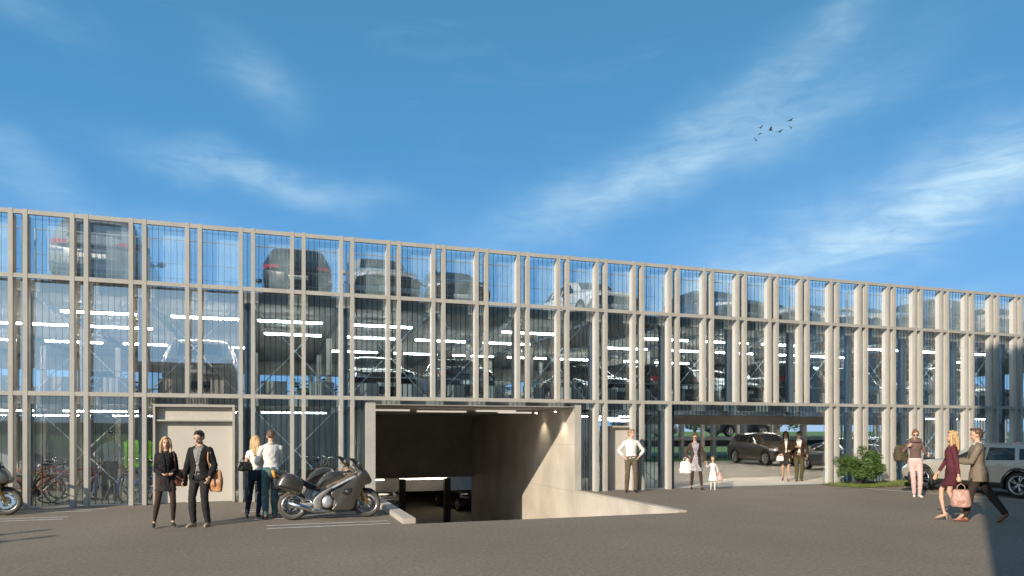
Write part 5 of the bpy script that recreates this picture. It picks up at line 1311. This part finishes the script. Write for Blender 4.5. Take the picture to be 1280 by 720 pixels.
# 4 man from behind
p4 = person('man in cream shirt and faded teal jeans seen from behind at the motorcycles', (0.02, -3.66), to_cam(0, -3.6, 166), 1.78, False, hands=((-0.12, -0.34, 1.02, (-.6, .6, -.8), .6), (0.20, -0.30, 1.0, (.6, .6, -.8), .6)),
    feet=((-0.06, 0.02, .085), (0.13, 0.10, .085)), head=(-16, 24), lean=5, hairm=BROWN, hair='short', top=WHT, sleeve=.82, bottom=JEAN, shoes=SHB, flare=.6, top_hem=.93)
# 5 man inside the bike room
p5 = person('man in grey shirt standing inside the bike room behind the glass', (-3.78, 1.35), to_cam(-3.8, 1.3, 20), 1.74, False, hands=((-0.22, -0.06, 1.0, (-1, .3, -.2), 1.2), (0.25, -0.02, .82)), feet=((-0.12, 0, .085), (0.11, 0.04, .085)), head=(10, 6), hairm=DARKH, top=cloth((.60, .60, .60), .1), sleeve=.85, bottom=cloth((.05, .055, .07)), shoes=SHB)
# 6 man by the small door
p6 = person('man in white shirt and brown trousers with hands on hips by the small side door', (9.82, -0.46), to_cam(9.8, -.4, -8), 1.80, False, hands=((-0.20, -0.05, 0.97, (-1, .35, -.1), 1.1), (0.20, -0.05, 0.97, (1, .35, -.1), 1.1)), feet=((-0.13, 0.02, .085), (0.12, -0.04, .085)), head=(42, 4), hairm=FAIR, top=WHT, sleeve=.86, bottom=cloth((.12, .095, .065)), shoes=SHB, flare=.5)
# 7 woman with child
p7 = person('woman in patterned dress and brown cardigan leading a small child by the hand', (12.01, -0.35), to_cam(12, -.3, -10), 1.66, True, hands=((-0.24, -0.08, .98, (-.6, .6, -.8), 1.2), (0.34, -0.06, .88, (1, .5, -.2), .8)), feet=((-0.09, 0.08, .085), (0.19, -0.10, .085)), head=(-20, 12), hairm=BROWN, hair='bun',
    top=LEO, sleeve=.3, jacket=cloth((.07, .045, .035)), jacket_hem=.93, jacket_open=.12, bottom=LEO, bottom_kind='skirt', skirt_hem=.60, flare=.7, tights=STK, shoes=cloth((.05, .03, .02)), heel=.04, shades=True)
PAPER = mat('white_paper', (.80, .77, .72), .7)
b = bagmesh('shopping_bag', 'white shopping bag carried by the woman in the patterned dress', 'shopping bag', .34, .12, .36, PAPER, handles=True, strap_m=PAPER); at_person(b, p7, (-.31, -.10, .52))
b = bagmesh('shopping_bag', 'smaller cream shopping bag behind the white one on the same hand', 'shopping bag', .22, .10, .30, cloth((.62, .54, .45), .05), handles=True, strap_m=PAPER); at_person(b, p7, (-.20, -.02, .66))
p8 = person('small child in white dress walking hand in hand and holding a doll', (12.56, -0.46), to_cam(12.5, -.4, -6), .95, True, child=True, hands=((-0.36, -0.04, 1.42, (-.5, .5, -.6), .8), (0.26, -0.08, .90, (.5, .5, -.6), .9)), feet=((-0.10, 0.04, .085), (0.09, -0.06, .085)), head=(10, 0), hairm=FAIR, top=WHT, sleeve=.9, bottom=WHT, bottom_kind='skirt', skirt_hem=.50, flare=1.3, tights=WHT, shoes=PAPER)
# doll
t = thing('doll', 'small rag doll in a pink dress hanging from the child\'s hand', 'doll'); DP = cloth((.62, .40, .36), .1)
bm = bmesh.new(); ell(bm, (0, 0, .30), (.045, .045, .05), 12); tube(bm, [(0, 0, .25), (0, 0, .20), (0, 0, .10)], [.025, .05, .08], 12)
for s in (-1, 1): tube(bm, [(s*.03, 0, .12), (s*.04, 0, .0)], .018, 8); tube(bm, [(s*.04, 0, .22), (s*.10, 0, .16)], .016, 8)
o = link('doll_body', bm, DP, t); remesh(o, .008, 2)
bm = bmesh.new(); ell(bm, (0, .01, .325), (.048, .05, .04), 10); link('doll_hair', bm, GINGER, t, smooth=True)
at_person(t, p8, (.36, -.10, .36))
# 9, 10 couple walking inside
p9 = person('woman in dark coat and short skirt walking arm in arm inside the opening', (16.95, 1.62), to_cam(17, 1.6, -4), 1.72, True, hands=((-0.16, -0.20, .98, (-.5, .7, -.8), .9), (0.14, -0.18, 1.10, (.5, .7, -.8), .9)), feet=((-0.09, 0.12, .10), (0.05, -0.14, .085)), head=(-8, 2), skin=SKIN_D, hairm=DARKH, hair='long', top=WHT, jacket=cloth((.045, .03, .018)), jacket_hem=.66, jacket_open=.05, bottom=BLK2, bottom_kind='skirt', skirt_hem=.62, shoes=LEB, heel=.05, flare=.3)
b = bagmesh('handbag', 'small white handbag carried by the woman in the dark coat', 'handbag', .24, .08, .17, PAPER, handles=True); at_person(b, p9, (-.20, -.24, .74))
p10 = person('man in dark jacket and white shirt walking beside the woman inside the opening', (17.45, 1.55), to_cam(17.4, 1.5, -2), 1.74, False, hands=((-0.10, -0.24, 1.22, (-.6, .6, -.8), 1.0), (0.27, -0.02, .92)), feet=((-0.08, -0.14, .085), (0.09, 0.14, .10)), head=(10, 8), skin=SKIN_D, hairm=DARKH, hair='short', top=WHT, jacket=cloth((.05, .025, .018)), jacket_hem=.86, jacket_open=.09, bottom=cloth((.08, .07, .035)), shoes=LEB, flare=.6, shades=True)
# 11 woman with backpack
p11 = person('woman in brown hooded sweater and pale pink trousers with a rucksack on one shoulder', (16.27, -4.22), to_cam(16.3, -4.2, -12), 1.78, True, hands=((-0.19, -0.13, 1.33, (-.7, .5, -1), 1.4), (0.25, -0.24, 1.10, (.4, .8, -1), .7)), feet=((-0.02, 0.03, .085), (0.09, -0.05, .085)), head=(-6, 14), hairm=GINGER, hair='bun', shades=True,
    top=cloth((.16, .10, .085), .15), sleeve=.98, top_hem=1.02, bottom=cloth((.62, .42, .38), .06), shoes=PAPER, flare=-1)
bm = bmesh.new(); cp = [(math.cos(2*math.pi*q/20)*.11, .0+math.sin(2*math.pi*q/20)*.10, 1.485+.025*math.sin(2*math.pi*q/20)) for q in range(20)]
tube(bm, cp, (.04, .045), 10, closed=True); ell(bm, (0, .10, 1.46), (.12, .06, .10), 14)
o = link('hood', bm, cloth((.16, .10, .085), .15), p11); remesh(o, .011, 3, disp=(.01, 14, (1, 1, 1)))
bm = bmesh.new(); tube(bm, [(0, .01, 1.0), (0, .01, .975)], [(.175, .125)]*2, 18); link('shirt_hem', bm, WHT, p11, smooth=True)
b = bagmesh('rucksack', 'olive brown rucksack hanging from the shoulder of the woman in the hooded sweater', 'rucksack', .34, .24, .44, cloth((.085, .068, .042), .4), [(-.05, -.05, .44), (0.0, -.12, .50), (.06, -.14, .36), (.05, -.10, .1)], LEB); at_person(b, p11, (-.33, .06, .93), R(20))
# 12 woman in purple dress walking to the left
p12 = person('blonde woman in short wine-coloured dress striding left with a large handbag', (12.60, -8.32), to_cam(12.6, -8.3, 84), 1.72, True, hands=((-0.20, -0.26, .86, (-.5, .9, -.3), .4), (0.24, 0.10, .80, (.6, .9, -.2), 1.3)), feet=((-0.05, -0.13, .085), (0.05, 0.20, .13, (0, -1, 0), (0, -.75, -.6))), head=(8, 2), hairm=BLOND, hair='long', top=cloth((.115, .03, .04), .12), sleeve=.9, top_hem=.93,
    bottom=cloth((.085, .022, .03), .12), bottom_kind='skirt', skirt_hem=.70, flare=.15, shoes=mat('tan_heel', (.42, .26, .17), .4), heel=.07)
b = bagmesh('handbag', 'large blush leather handbag between the walking woman and man', 'handbag', .33, .17, .34, mat('blush_leather', (.42, .24, .19), .5, var=.15, vscale=8), handles=True); at_person(b, p12, (.27, .12, .30), R(90))
bm = bmesh.new(); tube(bm, [(-.2+.035*math.cos(2*math.pi*q/12), -.235, .885+.03*math.sin(2*math.pi*q/12)) for q in range(12)], .010, 6, closed=True); link('bracelet', bm, M['leaf'], p12, smooth=True)
# 13 man striding left
p13 = person('man in grey-brown blazer and dark trousers striding left while reading a phone', (12.93, -8.60), to_cam(12.9, -8.6, 86), 1.80, False, hands=((-0.12, -0.36, 1.15, (-.7, .7, -.6), .9, (0, 0, 1)), (0.10, -0.34, 1.13, (.7, .7, -.6), .9, (0, 0, 1))), feet=((-0.08, 0.44, .16, (0, -1, .2), (0, -.72, -.70)), (0.07, -0.22, .085)), pelvis=(0, 0), head=(0, 6), hairm=BROWN, hair='quiff',
    top=WHT, jacket=cloth((.21, .165, .12), .15), jacket_hem=.76, jacket_open=.03, bottom=cloth((.045, .034, .028)), shoes=mat('oxblood', (.22, .07, .04), .35), flare=.8, lean=2)
bm = bmesh.new(); box(bm, -.035, .035, -.075, .075, -.004, .004, .002); ph = tag(link('phone', bm, M['black']), 'black phone in the hands of the man in the blazer', 'phone'); at_person(ph, p13, (.0, -.44, 1.19))
# off-frame passers-by whose long shadows fall across the lower left
for (x, y, h, lb) in ((-6.9, -7.75, 1.8, 'passer-by outside the left edge whose shadow falls on the asphalt, nearer'), (-7.2, -6.85, 1.75, 'passer-by outside the left edge whose shadow falls on the asphalt, farther')):
    q = dup(p6, (x, y, 0), R(100), lb)
# ------------------------------------------------------------------ plants, trees, birds
def leaf_cloud(bm, centres, n, size, rnd):
    for _ in range(n):
        c, r = rnd.choice(centres); d = Vector((rnd.gauss(0, 1), rnd.gauss(0, 1), rnd.gauss(0, 1))).normalized()*(rnd.random()**.45)
        p = Vector((c[0]+d.x*r[0], c[1]+d.y*r[1], c[2]+d.z*r[2]))
        if p.z < 0.02: continue
        s = size*rnd.uniform(.6, 1.3); q = Matrix.Rotation(rnd.uniform(0, 6.28), 3, 'Z') @ Matrix.Rotation(rnd.uniform(-1.2, 1.2), 3, 'X')
        vs = [bm.verts.new(p+q @ Vector(v)*s) for v in ((-.5, 0, 0), (0, -.28, .08), (.6, 0, 0), (0, .28, .08))]
        bm.faces.new(vs)
rnd = random.Random(5)
t = thing('bush', 'round green bush growing in the planting bed at the right of the opening', 'bush', (17.75, -0.85, 0)); t.scale = (1, 1, 1.32)
cs = []
for k in range(42):
    a = rnd.uniform(0, 6.28); rr = rnd.random()**.6; cs.append(((rr*.78*math.cos(a), rr*.42*math.sin(a), .30+.62*rnd.random()*(1-.45*rr)), (.19, .17, .15)))
bm = bmesh.new(); leaf_cloud(bm, cs, 15000, .05, rnd); link('foliage', bm, M['leaf'], t)
bm = bmesh.new()
for k in range(18):
    a = rnd.uniform(0, 6.28); rr = rnd.uniform(.2, .7); tube(bm, [(.08*math.cos(a), .05*math.sin(a), 0), (rr*.5*math.cos(a), rr*.25*math.sin(a), .35), (rr*math.cos(a), rr*.5*math.sin(a), .8)], [.016, .010, .004], 5)
link('stems', bm, M['bark'], t)
t = thing('bush', 'small dark green shrub low beside the round bush', 'bush', (18.0, -1.9, 0)) if False else None
# planting bed: grass tufts
bm = bmesh.new(); PB = [(16.95, -0.05), (17.15, -1.55), (19.6, -1.15), (21.2, -0.05)]
for _ in range(9000):
    u_, v_ = rnd.random(), rnd.random()
    a = Vector(PB[0]).lerp(Vector(PB[3]), u_); b = Vector(PB[1]).lerp(Vector(PB[2]), u_); p = a.lerp(b, v_)
    h = rnd.uniform(.05, .13); an = rnd.uniform(0, 6.28); dx, dy = math.cos(an)*.008, math.sin(an)*.008; lx, ly = rnd.uniform(-.05, .05), rnd.uniform(-.05, .05)
    bm.faces.new([bm.verts.new(q) for q in ((p.x-dx, p.y-dy, .005), (p.x+dx, p.y+dy, .005), (p.x+lx, p.y+ly, h))])
o = link('grass', bm, mat('grass_blade', (.13, .165, .035), .7, var=.4, vscale=3)); o['kind'] = 'stuff'
tag(o, 'strip of short grass in the planting bed under the bush', 'grass')
bm = bmesh.new(); quad(bm, [(*PB[0], .012), (*PB[1], .012), (*PB[2], .012), (*PB[3], .012)]); o = link('planting_bed', bm, mat('soil', (.06, .075, .025), .95, var=.4, vscale=6)); o['kind'] = 'structure'
# trees beyond the garage
def tree(x, y, h, w, label, seed):
    r2 = random.Random(seed); t = thing('tree', label, 'tree', (x, y, 0), 0, 'trees beyond the garage')
    bm = bmesh.new(); tube(bm, [(0, 0, 0), (.1, 0, h*.3), (.05, .1, h*.6)], [h*.03, h*.022, h*.01], 8)
    for k in range(7):
        a = k*.9; tube(bm, [(.05, 0, h*(.25+.04*k)), (math.cos(a)*w*.3, math.sin(a)*w*.3, h*(.45+.05*k))], [h*.012, h*.004], 5)
    link('trunk', bm, M['bark'], t)
    cs = []
    for k in range(26):
        a = r2.uniform(0, 6.28); rr = r2.random()**.5*w*.42; z = h*r2.uniform(.28, .92); sh_ = 1-abs(z/h-.55)*1.2
        cs.append(((rr*sh_*math.cos(a), rr*sh_*math.sin(a), z), (w*.15, w*.15, h*.09)))
    bm = bmesh.new(); leaf_cloud(bm, cs, 2200, .45, r2); link('crown', bm, M['leaf_dark'], t)
for i, (x, y, h, w) in enumerate(((14, 62, 9, 8), (24, 58, 7.5, 7), (33, 66, 9.5, 9), (43, 60, 8, 8), (54, 64, 9, 8), (66, 62, 8.5, 8), (5, 64, 8, 8), (-5, 60, 7, 7), (-16, 66, 9, 9))):
    tree(x, y, h, w, ['tall', 'lower', 'broad', 'dense', 'loose', 'round', 'slim', 'small', 'wide'][i]+' green tree far beyond the lawn, number '+['three', 'four', 'five', 'six', 'seven', 'eight', 'two', 'one', 'zero'][i]+' from the left seen through the building', 40+i)
# birds
def bird(px, py, flap, yaw, s, lb):
    f_ = 889.; Zd = 60.; X = (px-640)/f_*Zd; zz = 1.75+(539-py)/f_*Zd; c, s_ = math.cos(R(TH)), math.sin(R(TH))
    t = thing('bird', lb, 'bird', (X*c+Zd*s_, Zd*c-X*s_-18.7, zz), R(yaw), 'small flock of dark birds high in the sky'); DKB = M['bird']; t.scale = (s, s, s)
    bm = bmesh.new(); tube(bm, [(-.20, 0, 0), (-.1, 0, .01), (.05, 0, .02), (.16, 0, .03), (.22, 0, .03)], [.02, .05, .06, .04, .01], 8); link('body', bm, DKB, t, smooth=True)
    for sd in (-1, 1):
        bm = bmesh.new(); a = math.sin(flap); rows = []
        for k, (yy, ch) in enumerate(((.03, .10), (.18, .12), (.34, .08), (.48, .02))):
            z = .03+a*yy*.9-(.12 if k == 3 else 0)*a; rows.append([bm.verts.new((ch*.6-k*.02, sd*yy*math.cos(flap*.7), z)), bm.verts.new((-ch-k*.02, sd*yy*math.cos(flap*.7), z-.01))])
        for A, B in zip(rows, rows[1:]): bm.faces.new((A[0], A[1], B[1], B[0]))
        bmesh.ops.solidify(bm, geom=bm.faces[:], thickness=.012); link('wing', bm, DKB, t)
M['bird'] = mat('feathers', (.035, .028, .025), .7)
for (px, py, fl, yw, s, lb) in ((950.5, 160, .5, 20, .75, 'upper left bird of the flock, wings half raised'), (950.5, 167, -.4, 10, .6, 'bird just above the lowest one in the flock'), (945.5, 176, 1.1, 70, .75, 'lowest bird at the left end of the flock'), (963.5, 163, .9, -20, .8, 'bird left of the middle of the flock'), (974.5, 165, .3, 15, .8, 'bird right of the middle of the flock'), (989, 160, 1.0, 60, .75, 'second bird from the top at the right of the flock'), (988, 150.5, .1, 5, .8, 'topmost bird at the right end of the flock')):
    bird(px, py, fl, yw, s, lb)
